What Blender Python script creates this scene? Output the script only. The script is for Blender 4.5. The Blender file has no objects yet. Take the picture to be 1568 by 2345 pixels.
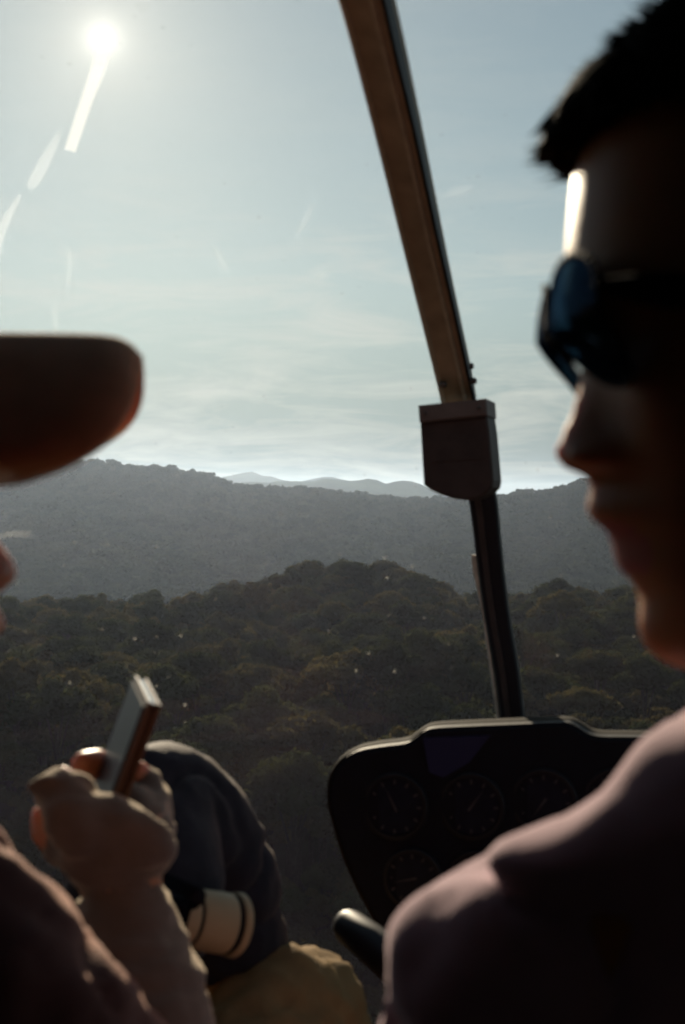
import bpy, bmesh, math, random
import numpy as np
from mathutils import Vector, Matrix, noise as mnoise
from mathutils.bvhtree import BVHTree

# ------------------------------------------------------------------ camera, sky, sun, exposure
S = bpy.context.scene
C = S.collection
FPX, CX, CY, HOR = 3256.0, 784.0, 1172.0, 1150.0
PITCH = -(CY - HOR) / FPX
cam_d = bpy.data.cameras.new('camera')
cam = bpy.data.objects.new('camera', cam_d); C.objects.link(cam)
cam_d.sensor_fit = 'VERTICAL'; cam_d.sensor_height = 36.0; cam_d.sensor_width = 24.08
cam_d.lens = FPX / 2344.0 * 36.0
cam_d.clip_start = 0.02; cam_d.clip_end = 60000
cam.rotation_euler = (math.pi / 2 + PITCH, 0, 0)
cam_d.dof.use_dof = True; cam_d.dof.focus_distance = 4.0; cam_d.dof.aperture_fstop = 10.5
cam_d.dof.aperture_blades = 0
S.camera = cam
RX = Matrix.Rotation(PITCH, 3, 'X')

def at(px, py, d):
    """point of the place seen at photo position (px, py) at d metres ahead"""
    return RX @ Vector(((px - CX) / FPX * d, d, (CY - py) / FPX * d))

SUN = at(235, 88, 1.0).normalized()
SUN_EL = math.asin(SUN.z); SUN_AZ = math.atan2(SUN.x, SUN.y)

w = bpy.data.worlds.new('World'); S.world = w; w.use_nodes = True
wt = w.node_tree; wn = wt.nodes; wl = wt.links
for n in list(wn): wn.remove(n)
sky = wn.new('ShaderNodeTexSky'); sky.sky_type = 'NISHITA'; sky.sun_disc = False
sky.sun_elevation = SUN_EL; sky.sun_rotation = SUN_AZ
sky.altitude = 200; sky.air_density = 1.0; sky.dust_density = 0.2; sky.ozone_density = 1.5
tc = wn.new('ShaderNodeTexCoord')
# thin wisps of cloud: stretched noise over the whole sky, denser low down
mp = wn.new('ShaderNodeMapping'); mp.inputs['Scale'].default_value = (3.2, 3.2, 17.0)
mp.inputs['Location'].default_value = (3.6, 0.9, 0.4)
wl.new(tc.outputs['Generated'], mp.inputs['Vector'])
nz = wn.new('ShaderNodeTexNoise'); nz.inputs['Scale'].default_value = 3.0
nz.inputs['Detail'].default_value = 9.0; nz.inputs['Roughness'].default_value = 0.58
nz.inputs['Distortion'].default_value = 0.6
wl.new(mp.outputs['Vector'], nz.inputs['Vector'])
cr = wn.new('ShaderNodeValToRGB'); cr.color_ramp.elements[0].position = 0.44
cr.color_ramp.elements[1].position = 0.68
wl.new(nz.outputs['Fac'], cr.inputs['Fac'])
cm = wn.new('ShaderNodeMath'); cm.operation = 'MULTIPLY'; cm.inputs[1].default_value = 0.45
wl.new(cr.outputs['Color'], cm.inputs[0])
gam = wn.new('ShaderNodeGamma'); gam.inputs['Gamma'].default_value = 0.6
wl.new(sky.outputs['Color'], gam.inputs['Color'])
warm = wn.new('ShaderNodeMix'); warm.data_type = 'RGBA'; warm.blend_type = 'MULTIPLY'
warm.inputs[0].default_value = 1.0
wl.new(gam.outputs['Color'], warm.inputs[6]); warm.inputs[7].default_value = (0.925, 1.025, 0.955, 1)
# low mist along the whole horizon
sxz = wn.new('ShaderNodeSeparateXYZ'); wl.new(tc.outputs['Generated'], sxz.inputs[0])
el = wn.new('ShaderNodeMapRange'); el.interpolation_type = 'SMOOTHSTEP'
el.inputs['From Min'].default_value = 0.0; el.inputs['From Max'].default_value = 0.17
el.inputs['To Min'].default_value = 0.92; el.inputs['To Max'].default_value = 0.0
wl.new(sxz.outputs['Z'], el.inputs['Value'])
mist = wn.new('ShaderNodeMix'); mist.data_type = 'RGBA'
wl.new(el.outputs['Result'], mist.inputs[0]); wl.new(warm.outputs[2], mist.inputs[6]); mist.inputs[7].default_value = (0.95, 1.38, 1.55, 1)
cmix = wn.new('ShaderNodeMix'); cmix.data_type = 'RGBA'; cmix.blend_type = 'MIX'
ch = wn.new('ShaderNodeMapRange'); ch.interpolation_type = 'SMOOTHSTEP'
ch.inputs['From Min'].default_value = 0.13; ch.inputs['From Max'].default_value = 0.24; ch.inputs['To Min'].default_value = 1.0; ch.inputs['To Max'].default_value = 0.12
wl.new(sxz.outputs['Z'], ch.inputs['Value'])
cm2 = wn.new('ShaderNodeMath'); cm2.operation = 'MULTIPLY'; wl.new(cm.outputs[0], cm2.inputs[0]); wl.new(ch.outputs['Result'], cm2.inputs[1])
wl.new(cm2.outputs[0], cmix.inputs[0]); wl.new(mist.outputs[2], cmix.inputs[6])
cmix.inputs[7].default_value = (5.1, 4.9, 4.3, 1)
# the sun's own disc
dp = wn.new('ShaderNodeVectorMath'); dp.operation = 'DOT_PRODUCT'
nv = wn.new('ShaderNodeVectorMath'); nv.operation = 'NORMALIZE'
wl.new(tc.outputs['Generated'], nv.inputs[0]); wl.new(nv.outputs['Vector'], dp.inputs[0])
dp.inputs[1].default_value = SUN
dr = wn.new('ShaderNodeMapRange'); dr.clamp = True
dr.inputs['From Min'].default_value = math.cos(math.radians(0.42)); dr.inputs['From Max'].default_value = math.cos(math.radians(0.25))
dr.inputs['To Min'].default_value = 0.0; dr.inputs['To Max'].default_value = 60.0
wl.new(dp.outputs['Value'], dr.inputs['Value'])
ang = wn.new('ShaderNodeMath'); ang.operation = 'ARCCOSINE'; wl.new(dp.outputs['Value'], ang.inputs[0])
def falloff(tau_deg, amp, col, prev):
    k = wn.new('ShaderNodeMath'); k.operation = 'MULTIPLY'; k.inputs[1].default_value = -1 / math.radians(tau_deg); wl.new(ang.outputs[0], k.inputs[0])
    e = wn.new('ShaderNodeMath'); e.operation = 'EXPONENT'; wl.new(k.outputs[0], e.inputs[0])
    v = wn.new('ShaderNodeVectorMath'); v.operation = 'SCALE'; v.inputs[0].default_value = [amp * c for c in col]; wl.new(e.outputs[0], v.inputs['Scale'])
    a = wn.new('ShaderNodeMix'); a.data_type = 'RGBA'; a.blend_type = 'ADD'; a.inputs[0].default_value = 1.0
    wl.new(prev, a.inputs[6]); wl.new(v.outputs['Vector'], a.inputs[7]); return a.outputs[2]
aur = falloff(2.9, 3.4, (1.0, 0.84, 0.62), cmix.outputs[2])      # forward-scattered glow round the sun
aur = falloff(0.42, 7.0, (1.0, 0.95, 0.85), aur)
addm = wn.new('ShaderNodeMix'); addm.data_type = 'RGBA'; addm.blend_type = 'ADD'; addm.inputs[0].default_value = 1.0
wl.new(aur, addm.inputs[6]); wl.new(dr.outputs['Result'], addm.inputs[7])
bg = wn.new('ShaderNodeBackground'); bg.inputs['Strength'].default_value = 0.097
wl.new(addm.outputs[2], bg.inputs['Color'])
wo = wn.new('ShaderNodeOutputWorld'); wl.new(bg.outputs[0], wo.inputs['Surface'])

sun_d = bpy.data.lights.new('sun', 'SUN'); sun_d.energy = 5.0; sun_d.angle = math.radians(0.53)
sun_d.color = (1.0, 0.85, 0.62)
sun_o = bpy.data.objects.new('sun', sun_d); C.objects.link(sun_o)
sun_o.rotation_euler = SUN.to_track_quat('Z', 'Y').to_euler(); sun_o.location = SUN * 50

S.view_settings.view_transform = 'Standard'; S.view_settings.look = 'None'
S.view_settings.exposure = 0.4; S.view_settings.gamma = 1.0; S.view_settings.use_curve_mapping = False
S.render.engine = 'CYCLES'
S.cycles.max_bounces = 10; S.cycles.transparent_max_bounces = 24; S.cycles.volume_bounces = 1
S.cycles.caustics_refractive = False; S.cycles.caustics_reflective = False

R0 = random.Random(7); NP = np.random.default_rng(11)

# ------------------------------------------------------------------ helpers
def tag(o, label=None, cat=None, group=None, kind=None):
    if label: o['label'] = label
    if cat: o['category'] = cat
    if group: o['group'] = group
    if kind: o['kind'] = kind
    return o

def empty(name, loc, label, cat, group=None):
    o = bpy.data.objects.new(name, None); o.location = loc; o.empty_display_size = 0.1
    C.objects.link(o); return tag(o, label, cat, group)

def link_mesh(name, me, mat, parent=None, smooth=True):
    o = bpy.data.objects.new(name, me); C.objects.link(o)
    if mat:
        me.materials.clear(); me.materials.append(mat)
    if smooth:
        me.polygons.foreach_set('use_smooth', [True] * len(me.polygons))
    if parent:
        o.parent = parent
        o.matrix_parent_inverse = parent_world(parent).inverted()
    return o

def parent_world(p):
    m = p.matrix_basis.copy()
    return m if p.parent is None else parent_world(p.parent) @ p.matrix_parent_inverse @ m

def mesh_from(name, v, f):
    me = bpy.data.meshes.new(name); me.from_pydata([tuple(a) for a in v], [], [tuple(a) for a in f]); me.update()
    return me

def bm_mesh(name, bm):
    bmesh.ops.recalc_face_normals(bm, faces=bm.faces)
    me = bpy.data.meshes.new(name); bm.to_mesh(me); bm.free(); return me

def loft_into(bm, rings, cap=True):
    """rings: list of lists of Vectors of equal count; makes a closed skin"""
    vr = [[bm.verts.new(p) for p in r] for r in rings]
    n = len(vr[0])
    for a, b in zip(vr, vr[1:]):
        for i in range(n):
            bm.faces.new((a[i], a[(i + 1) % n], b[(i + 1) % n], b[i]))
    if cap:
        for r, rev in ((vr[0], True), (vr[-1], False)):
            c = bm.verts.new(sum((v.co for v in r), Vector()) / n)
            for i in range(n):
                t = (r[(i + 1) % n], r[i], c) if rev else (r[i], r[(i + 1) % n], c)
                bm.faces.new(t)

def frame_of(d, hint=Vector((0, 0, 1))):
    d = d.normalized()
    s = d.cross(hint)
    if s.length < 1e-4: s = d.cross(Vector((1, 0, 0)))
    s.normalize(); return s, s.cross(d)

def chain_into(bm, nodes, hint=Vector((0, 0, 1)), seg=16, dome=True):
    """tapered limb through nodes [(point, r) or (point, r_side, r_up)]; rounded at both ends"""
    pts = [Vector(n[0]) for n in nodes]
    ra = [(n[1], n[2] if len(n) > 2 else n[1]) for n in nodes]
    rings = []
    for i, p in enumerate(pts):
        if i == 0: d = pts[1] - p
        elif i == len(pts) - 1: d = p - pts[i - 1]
        else: d = (pts[i + 1] - p).normalized() + (p - pts[i - 1]).normalized()
        s, u = frame_of(d, hint); d = d.normalized()
        def ring(c, k):
            return [c + s * (ra[i][0] * k * math.cos(a)) + u * (ra[i][1] * k * math.sin(a)) for a in [2 * math.pi * j / seg for j in range(seg)]]
        rm = min(ra[i])
        if i == 0 and dome:
            for t in (80, 60, 35): rings.append(ring(p - d * rm * math.sin(math.radians(t)), math.cos(math.radians(t))))
        rings.append(ring(p, 1))
        if i == len(pts) - 1 and dome:
            for t in (35, 60, 80): rings.append(ring(p + d * rm * math.sin(math.radians(t)), math.cos(math.radians(t))))
    loft_into(bm, rings)

def smooth_path(nodes, sub=4):
    """Catmull-Rom through nodes (point, radii...)"""
    P = [np.array(list(n[0]) + list(n[1:]), float) for n in nodes]
    P = [2 * P[0] - P[1]] + P + [2 * P[-1] - P[-2]]
    out = []
    for i in range(1, len(P) - 2):
        for k in range(sub):
            t = k / sub
            q = 0.5 * (2 * P[i] + (P[i + 1] - P[i - 1]) * t + (2 * P[i - 1] - 5 * P[i] + 4 * P[i + 1] - P[i + 2]) * t * t + (3 * P[i] - P[i - 1] - 3 * P[i + 1] + P[i + 2]) * t ** 3)
            out.append(q)
    out.append(P[-2])
    return [(Vector(q[:3]),) + tuple(q[3:]) for q in out]

def remeshed(bm, voxel, smooth=6, factor=0.5):
    """union of overlapping closed shells as one continuous skin"""
    bmesh.ops.recalc_face_normals(bm, faces=bm.faces)
    me = bpy.data.meshes.new('tmp'); bm.to_mesh(me); bm.free()
    o = bpy.data.objects.new('tmp', me); C.objects.link(o)
    m = o.modifiers.new('r', 'REMESH'); m.mode = 'VOXEL'; m.voxel_size = voxel; m.adaptivity = 0
    if smooth:
        s = o.modifiers.new('s', 'SMOOTH'); s.iterations = smooth; s.factor = factor
    dg = bpy.context.evaluated_depsgraph_get()
    res = bpy.data.meshes.new_from_object(o.evaluated_get(dg), depsgraph=dg)
    bpy.data.objects.remove(o); bpy.data.meshes.remove(me)
    return res

def ripple(me, amp, scale, seed=0.0, stretch=(1, 1, 1), octs=3):
    """real folds: push vertices along their normals by noise"""
    co = [v.co.copy() for v in me.vertices]; no = [v.normal.copy() for v in me.vertices]
    for v, c, n in zip(me.vertices, co, no):
        q = Vector((c.x * stretch[0], c.y * stretch[1], c.z * stretch[2])) * scale + Vector((seed, seed * 1.7, seed * 0.6))
        v.co = c + n * (amp * mnoise.fractal(q, 0.8, 2.1, octs))
    me.update()
    return me

def crease(me, amp, scale, seed=0.0, stretch=(1, 1, 1), width=0.16):
    """pressed-in fold lines where a noise field crosses zero"""
    co = [v.co.copy() for v in me.vertices]; no = [v.normal.copy() for v in me.vertices]
    for v, c, n in zip(me.vertices, co, no):
        q = Vector((c.x * stretch[0], c.y * stretch[1], c.z * stretch[2])) * scale + Vector((seed, seed * 1.3, seed * .7))
        t = abs(mnoise.noise(q) + 0.35 * mnoise.noise(q * 2.3)) / width
        if t < 1: v.co = c - n * (amp * (1 - t) ** 2 * (0.4 + 0.6 * abs(mnoise.noise(q * .6 + Vector((9, 2, 4))))) * 1.6)
    me.update(); return me

# ------------------------------------------------------------------ materials
def mat(name, color, rough=0.6, spec=0.4, metal=0.0, var=0.0, vscale=20.0, bump=0.0, bscale=200.0, sss=0.0, sssr=(0.02, 0.008, 0.004), coat=0.0, sheen=0.0, tint=(1, 1, 1)):
    m = bpy.data.materials.new(name); m.use_nodes = True
    nt = m.node_tree; b = nt.nodes['Principled BSDF']
    b.inputs['Base Color'].default_value = (*color, 1); b.inputs['Roughness'].default_value = rough
    b.inputs['Specular IOR Level'].default_value = spec; b.inputs['Metallic'].default_value = metal
    b.inputs['Coat Weight'].default_value = coat; b.inputs['Sheen Weight'].default_value = sheen; b.inputs['Sheen Roughness'].default_value = 0.4; b.inputs['Sheen Tint'].default_value = (*tint, 1)
    tcn = nt.nodes.new('ShaderNodeTexCoord')
    if var > 0:
        n = nt.nodes.new('ShaderNodeTexNoise'); n.inputs['Scale'].default_value = vscale; n.inputs['Detail'].default_value = 5
        nt.links.new(tcn.outputs['Object'], n.inputs['Vector'])
        r = nt.nodes.new('ShaderNodeMapRange'); r.inputs['From Min'].default_value = 0.3; r.inputs['From Max'].default_value = 0.7
        r.inputs['To Min'].default_value = 1 - var; r.inputs['To Max'].default_value = 1 + var
        nt.links.new(n.outputs['Fac'], r.inputs['Value'])
        x = nt.nodes.new('ShaderNodeVectorMath'); x.operation = 'SCALE'; x.inputs[0].default_value = color
        nt.links.new(r.outputs['Result'], x.inputs['Scale']); nt.links.new(x.outputs['Vector'], b.inputs['Base Color'])
    if bump > 0:
        n2 = nt.nodes.new('ShaderNodeTexNoise'); n2.inputs['Scale'].default_value = bscale; n2.inputs['Detail'].default_value = 4
        nt.links.new(tcn.outputs['Object'], n2.inputs['Vector'])
        bp = nt.nodes.new('ShaderNodeBump'); bp.inputs['Strength'].default_value = bump; bp.inputs['Distance'].default_value = 0.002
        nt.links.new(n2.outputs['Fac'], bp.inputs['Height']); nt.links.new(bp.outputs['Normal'], b.inputs['Normal'])
    if sss > 0:
        b.inputs['Subsurface Weight'].default_value = sss; b.inputs['Subsurface Radius'].default_value = (1, 0.35, 0.15)
        b.inputs['Subsurface Scale'].default_value = 0.016
    return m

def foliage_mat(name, c1, c2):
    m = bpy.data.materials.new(name); m.use_nodes = True; nt = m.node_tree
    for n in list(nt.nodes): nt.nodes.remove(n)
    out = nt.nodes.new('ShaderNodeOutputMaterial')
    d = nt.nodes.new('ShaderNodeBsdfDiffuse'); t = nt.nodes.new('ShaderNodeBsdfTranslucent'); mx = nt.nodes.new('ShaderNodeMixShader')
    mx.inputs[0].default_value = 0.38
    oi = nt.nodes.new('ShaderNodeObjectInfo')
    tc_ = nt.nodes.new('ShaderNodeTexCoord'); nn = nt.nodes.new('ShaderNodeTexNoise'); nn.inputs['Scale'].default_value = 0.6; nn.inputs['Detail'].default_value = 3
    nt.links.new(tc_.outputs['Object'], nn.inputs['Vector'])
    a = nt.nodes.new('ShaderNodeMath'); a.operation = 'ADD'; nt.links.new(oi.outputs['Random'], a.inputs[0]); nt.links.new(nn.outputs['Fac'], a.inputs[1])
    h = nt.nodes.new('ShaderNodeMath'); h.operation = 'MULTIPLY'; h.inputs[1].default_value = 0.5; nt.links.new(a.outputs[0], h.inputs[0])
    r = nt.nodes.new('ShaderNodeValToRGB'); r.color_ramp.elements[0].position = 0.2; r.color_ramp.elements[1].position = 0.8
    r.color_ramp.elements[0].color = (*c1, 1); r.color_ramp.elements[1].color = (*c2, 1)
    nt.links.new(h.outputs[0], r.inputs['Fac'])
    nt.links.new(r.outputs['Color'], d.inputs['Color']); nt.links.new(r.outputs['Color'], t.inputs['Color'])
    nt.links.new(d.outputs[0], mx.inputs[1]); nt.links.new(t.outputs[0], mx.inputs[2]); nt.links.new(mx.outputs[0], out.inputs['Surface'])
    return m

M = {}
M['leaf_dark'] = foliage_mat('leaf_dark', (0.026, 0.034, 0.013), (0.064, 0.066, 0.025))
M['leaf_olive'] = foliage_mat('leaf_olive', (0.046, 0.045, 0.018), (0.115, 0.090, 0.034))
M['leaf_far'] = foliage_mat('leaf_far', (0.020, 0.028, 0.014), (0.040, 0.044, 0.020))
M['bark'] = mat('bark', (0.045, 0.034, 0.026), 0.9, 0.1, var=0.4, vscale=3)
M['forest_floor'] = mat('forest_floor', (0.030, 0.032, 0.016), 0.95, 0.05, var=0.5, vscale=0.05)
M['far_forest'] = mat('far_forest', (0.035, 0.045, 0.022), 0.95, 0.0, var=0.4, vscale=0.004)

# ------------------------------------------------------------------ the land
RIDGE_Y = 2900.0
RP = [(-900, 1040), (-300, 1060), (0, 1072), (150, 1062), (210, 1064), (290, 1072), (350, 1077), (420, 1082), (470, 1096), (530, 1116), (600, 1122), (650, 1130), (700, 1123), (760, 1133), (850, 1142), (920, 1152), (1000, 1150), (1060, 1147), (1150, 1146), (1200, 1134), (1260, 1132), (1300, 1126), (1330, 1108), (1400, 1094), (1600, 1080), (2000, 1060), (2700, 1090)]
RXs = np.array([(p[0] - CX) / FPX * RIDGE_Y for p in RP]); RZs = np.array([(HOR - p[1]) / FPX * RIDGE_Y for p in RP]) - 15
CRX = np.array([-400, -160, -110, -75, -40, -22, 0, 22, 55, 90, 130, 180, 420.]); CRZ = np.array([-62, -53, -52, -51, -45, -40, -34, -37, -50, -46, -46, -50, -60.])

def sstep(a, b, x):
    t = min(1, max(0, (x - a) / (b - a))); return t * t * (3 - 2 * t)

def ground_z(x, y):
    k = x / max(y, 60.0)
    near = -62 - 26 * (1 - sstep(60, 330, y)) + 0
    crest = float(np.interp(x * 560 / max(y, 200), CRX, CRZ)) - 12
    z = near + (crest - near) * sstep(330, 560, y)
    z += 7.5 * mnoise.noise(Vector((x * 0.014 + 3.1, y * 0.011, 0.3))) * (1 - sstep(450, 620, y)) * 1.3
    valley = -150 + 18 * mnoise.noise(Vector((x * 0.003, y * 0.003, 5)))
    z += (valley - z) * sstep(580, 1000, y)
    rz = float(np.interp(x * RIDGE_Y / max(y, 1000), RXs, RZs))
    t = sstep(1050, RIDGE_Y, y) if y <= RIDGE_Y else 1
    z += (rz - z) * t
    if y < RIDGE_Y:
        z += 22 * mnoise.noise(Vector((x * 0.0045 + 9, y * 0.0035, 1))) * math.sin(math.pi * t)
    if y > RIDGE_Y:
        z += (-130 - z) * sstep(RIDGE_Y, 4100, y)
    if y < 0: z = -95 + 10 * mnoise.noise(Vector((x * .004, y * .004, 2)))
    return z

def build_ground():
    ys = np.concatenate([np.linspace(-1500, 0, 8), np.linspace(40, 640, 76), np.linspace(680, 3300, 78), np.linspace(3400, 16000, 16)])
    v, f = [], []
    nx = 121
    for y in ys:
        half = max(500, abs(y) * 0.75)
        for i in range(nx):
            u = (i / (nx - 1)) * 2 - 1
            x = half * (abs(u) ** 1.4) * (1 if u > 0 else -1)
            v.append((x, y, ground_z(x, y)))
    for j in range(len(ys) - 1):
        for i in range(nx - 1):
            a = j * nx + i; f.append((a, a + 1, a + nx + 1, a + nx))
    o = link_mesh('ground', mesh_from('ground', v, f), M['forest_floor']); tag(o, kind='structure')

def mountain(name, y, prof, rough):
    """far mountain ridge: real slopes fore and aft"""
    xs = np.array([(p[0] - CX) / FPX * y for p in prof]); zs = np.array([(HOR - p[1]) / FPX * y for p in prof])
    v, f = [], []; nx, ny = 220, 26
    X = np.linspace(xs[0], xs[-1], nx)
    for j in range(ny):
        t = j / (ny - 1) * 2 - 1
        for x in X:
            h = float(np.interp(x, xs, zs))
            r = 1 - abs(t)
            n = mnoise.fractal(Vector((x * 0.0016, t * 2.2 + y, 3)), 1, 2, 5) * rough
            fine = mnoise.fractal(Vector((x * 0.009, t * 9, 8)), 0.8, 2, 5) * 15
            z = -190 + (h + 190) * (r ** 0.85) + n * (1 - r) * r * 4 + fine * r
            v.append((x + n * (1 - r), y + t * 1400, z))
    for j in range(ny - 1):
        for i in range(nx - 1):
            a = j * nx + i; f.append((a, a + 1, a + nx + 1, a + nx))
    o = link_mesh(name, mesh_from(name, v, f), M['far_forest']); tag(o, kind='structure'); return o

build_ground()
mountain('hills', 6200, [(-1500, 1110), (-400, 1125), (200, 1120), (430, 1112), (520, 1104), (590, 1106), (640, 1102), (700, 1098), (740, 1096), (800, 1095), (850, 1092), (880, 1096), (930, 1098), (960, 1100), (985, 1112), (1030, 1135), (1100, 1138), (1150, 1128), (1200, 1122), (1230, 1130), (1300, 1140), (1500, 1120), (2000, 1105), (3000, 1120)], 60)
mountain('mountains', 9000, [(-1800, 1120), (-300, 1110), (300, 1115), (450, 1100), (490, 1090), (530, 1083), (562, 1077), (590, 1080), (620, 1088), (650, 1098), (690, 1097), (720, 1090), (742, 1084), (765, 1092), (800, 1099), (900, 1112), (1100, 1135), (1300, 1130), (1600, 1115), (2500, 1120), (3300, 1130)], 80)

# ------------------------------------------------------------------ trees
def crown_mesh(name, nl, leaf, lobes, flat, seed, airy=0.0):
    """leaf clumps spread over the lobes of one crown of unit radius ~5 m, base at z=0"""
    r = np.random.default_rng(seed)
    cs, rs = [], []
    cs.append((0, 0, 4.6 * flat)); rs.append(2.3)
    lobes = int(lobes * 2.1)
    for i in range(lobes):
        a = 2.4 * i + r.uniform(-.5, .5); q = 4.4 * math.sqrt((i + .5) / lobes) * r.uniform(.75, 1.15)
        cs.append((q * math.cos(a), q * math.sin(a), (5.9 - 0.11 * q * q + r.uniform(-1.1, .9)) * flat)); rs.append(r.uniform(.75, 1.75))
    cs = np.array(cs); rs = np.array(rs)
    pick = r.choice(len(cs), nl, p=rs ** 2 / (rs ** 2).sum())
    d = r.normal(size=(nl, 3)); d[:, 2] = np.abs(d[:, 2]) * 0.9 - 0.25; d /= np.linalg.norm(d, axis=1)[:, None]
    rad = rs[pick] * (r.uniform(0.55, 1.0, nl) ** 0.5) * (1 + 0.22 * np.sin(d[:, 0] * 5 + pick) * np.cos(d[:, 1] * 6 + d[:, 2] * 4))
    p = cs[pick] + d * rad[:, None] * np.array([1, 1, 0.78 * flat])
    keep = r.random(nl) > airy; p, d = p[keep], d[keep]; n = len(p)
    nrm = d + r.normal(size=(n, 3)) * 0.55; nrm /= np.linalg.norm(nrm, axis=1)[:, None]
    t = np.cross(nrm, r.normal(size=(n, 3))); t /= np.linalg.norm(t, axis=1)[:, None]; b = np.cross(nrm, t)
    s = leaf * r.uniform(0.55, 1.35, n)[:, None]
    v = np.stack([p + t * s, p + b * s * 0.55 + nrm * s * .15, p - t * s, p - b * s * 0.55 - nrm * s * .12], 1).reshape(-1, 3)
    f = np.arange(n * 4).reshape(-1, 4)
    v, f = v.tolist(), f.tolist()
    for c, q in zip(cs, rs):         # solid hull added in the dense heart of each lobe to block light
        b0 = len(v); rows, cols = 4, 8
        for i in range(rows + 1):
            for k in range(cols):
                th = math.pi * i / rows; ph = 2 * math.pi * k / cols + i * .4; qq = q * 0.70 * r.uniform(.8, 1.15)
                v.append([c[0] + qq * math.sin(th) * math.cos(ph), c[1] + qq * math.sin(th) * math.sin(ph), c[2] + qq * .75 * flat * math.cos(th)])
        for i in range(rows):
            for k in range(cols): f.append([b0 + i * cols + k, b0 + i * cols + (k + 1) % cols, b0 + (i + 1) * cols + (k + 1) % cols, b0 + (i + 1) * cols + k])
    me = bpy.data.meshes.new(name); me.from_pydata(v, [], f); me.update()
    return me, cs, rs

def trunk_mesh(name, cs, h, r0, seed):
    bm = bmesh.new(); rr = random.Random(seed)
    top = Vector((rr.uniform(-.4, .4), rr.uniform(-.4, .4), 3.4))
    chain_into(bm, [(Vector((0, 0, -h)), r0 * 1.5), (Vector((0, 0, -h * .8)), r0), (Vector((.1, 0, -h * .3)), r0 * .8), (top, r0 * .45)], seg=7)
    for c in cs[1:6]:
        chain_into(bm, [(Vector((0.05, 0, -h * .1 + rr.uniform(0, 1.5))), r0 * .4), (Vector(c) * .55 + Vector((0, 0, .3)), r0 * .28), (Vector(c), r0 * .12)], seg=5)
    return bm_mesh(name, bm)

KINDS = [('broad_tree', 1.0, 8, 'dark broad-crowned rainforest tree', 'leaf_dark', 0.0),
         ('dome_tree', 1.18, 6, 'dark domed rainforest tree', 'leaf_dark', 0.05),
         ('olive_tree_crown', 0.95, 9, 'olive brown bushy tree', 'leaf_olive', 0.05),
         ('spreading_tree', 0.8, 10, 'flat spreading green tree', 'leaf_dark', 0.1),
         ('ragged_tree', 1.15, 7, 'ragged thin-leaved olive tree', 'leaf_olive', 0.25)]
NAMES = ['rainforest_tree', 'domed_tree', 'olive_tree', 'spreading_tree', 'ragged_tree']
GROUPS = ['broad dark trees of the near slope', 'domed trees of the near slope', 'olive brown trees of the near slope', 'spreading trees of the near slope', 'ragged trees of the near slope']
near_kit, far_kit = [], []
for i, (nm, flat, lobes, lab, lm, airy) in enumerate(KINDS):
    for q in range(2):
        cm_, cs_, rs_ = crown_mesh(f'{NAMES[i]}_crown', 5200, 0.27, lobes, flat, 100 + 10 * i + q, airy)
        cm_.materials.append(M[lm])
        tm_ = trunk_mesh(f'{NAMES[i]}_trunk', cs_, 11, 0.32, 50 + i); tm_.materials.append(M['bark'])
        near_kit.append((i, cm_, tm_))
    fm_, cs_, rs_ = crown_mesh(f'{NAMES[i]}_far_crown', 620, 0.62, lobes, flat, 300 + i, airy)
    fm_.materials.append(M['leaf_far']); far_kit.append(fm_)

# positions: jittered grid in front, thinning with the view cone
spots = []
rr = np.random.default_rng(5)
y = 150.0
while y < RIDGE_Y + 130:
    st = 6.8 if y < 640 else (8.5 if y < 1000 else 12.5)
    half = y * 0.275 + 26
    if 690 < y < 1200:       # valley hidden behind the crest
        y += st; continue
    x = -half
    while x < half:
        xx = x + rr.uniform(-.45, .45) * st; yy = y + rr.uniform(-.45, .45) * st
        sc = rr.lognormal(0.0, 0.27 if y < 640 else 0.36) * (1.15 if y < 1000 else 1.65)
        if y > 1200 and rr.random() < 0.06: sc *= 1.6
        spots.append((xx, yy, min(sc, 1.9 if y < 1200 else 3.3), int(rr.integers(0, len(near_kit))), rr.uniform(0, 6.28)))
        x += st
    y += st
def in_view(s):
    """roughly where the forest shows past people and panel"""
    px = CX + s[0] / s[1] * FPX; pz = HOR - (ground_z(s[0], s[1]) + 12) / s[1] * FPX
    if not (-90 < px < 1660 and pz < 2420): return False
    if 850 < px < 1560 and pz > 1850: return False
    if px > 1480 and pz > 1500: return False
    if px < 420 and pz > 2000: return False
    return True
near = sorted([s for s in spots if s[1] < 640 and in_view(s)], key=lambda s: -(s[2] / s[1]))[:280]
near_set = set(id(s) for s in near)
def add_tree(x, y, sc, kit, rz, label=None, group=None, name=None, dz=0.0):
    i, cm_, tm_ = near_kit[kit]
    z = ground_z(x, y) + 8.0 * sc + dz
    root = bpy.data.objects.new(name or NAMES[i], None); C.objects.link(root)
    root.location = (x, y, z - 8.0 * sc); root.rotation_euler = (0, 0, rz); root.scale = (sc, sc, sc)
    size = 'towering' if sc > 1.7 else ('tall' if sc > 1.4 else ('middling' if sc > 1.15 else 'low'))
    place = 'along the crest of the near forested hill' if y > 500 else ('halfway down the near forested slope' if y > 330 else 'at the foot of the near forested slope')
    tag(root, label or f'{size} {KINDS[i][3]} {place}', 'tree', group or GROUPS[i])
    for nm, me in (('crown', cm_), ('trunk', tm_)):
        o = bpy.data.objects.new(nm, me); C.objects.link(o); o.parent = root; o.location = (0, 0, 8.0)
    return root
for s in near: add_tree(*s)

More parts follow.
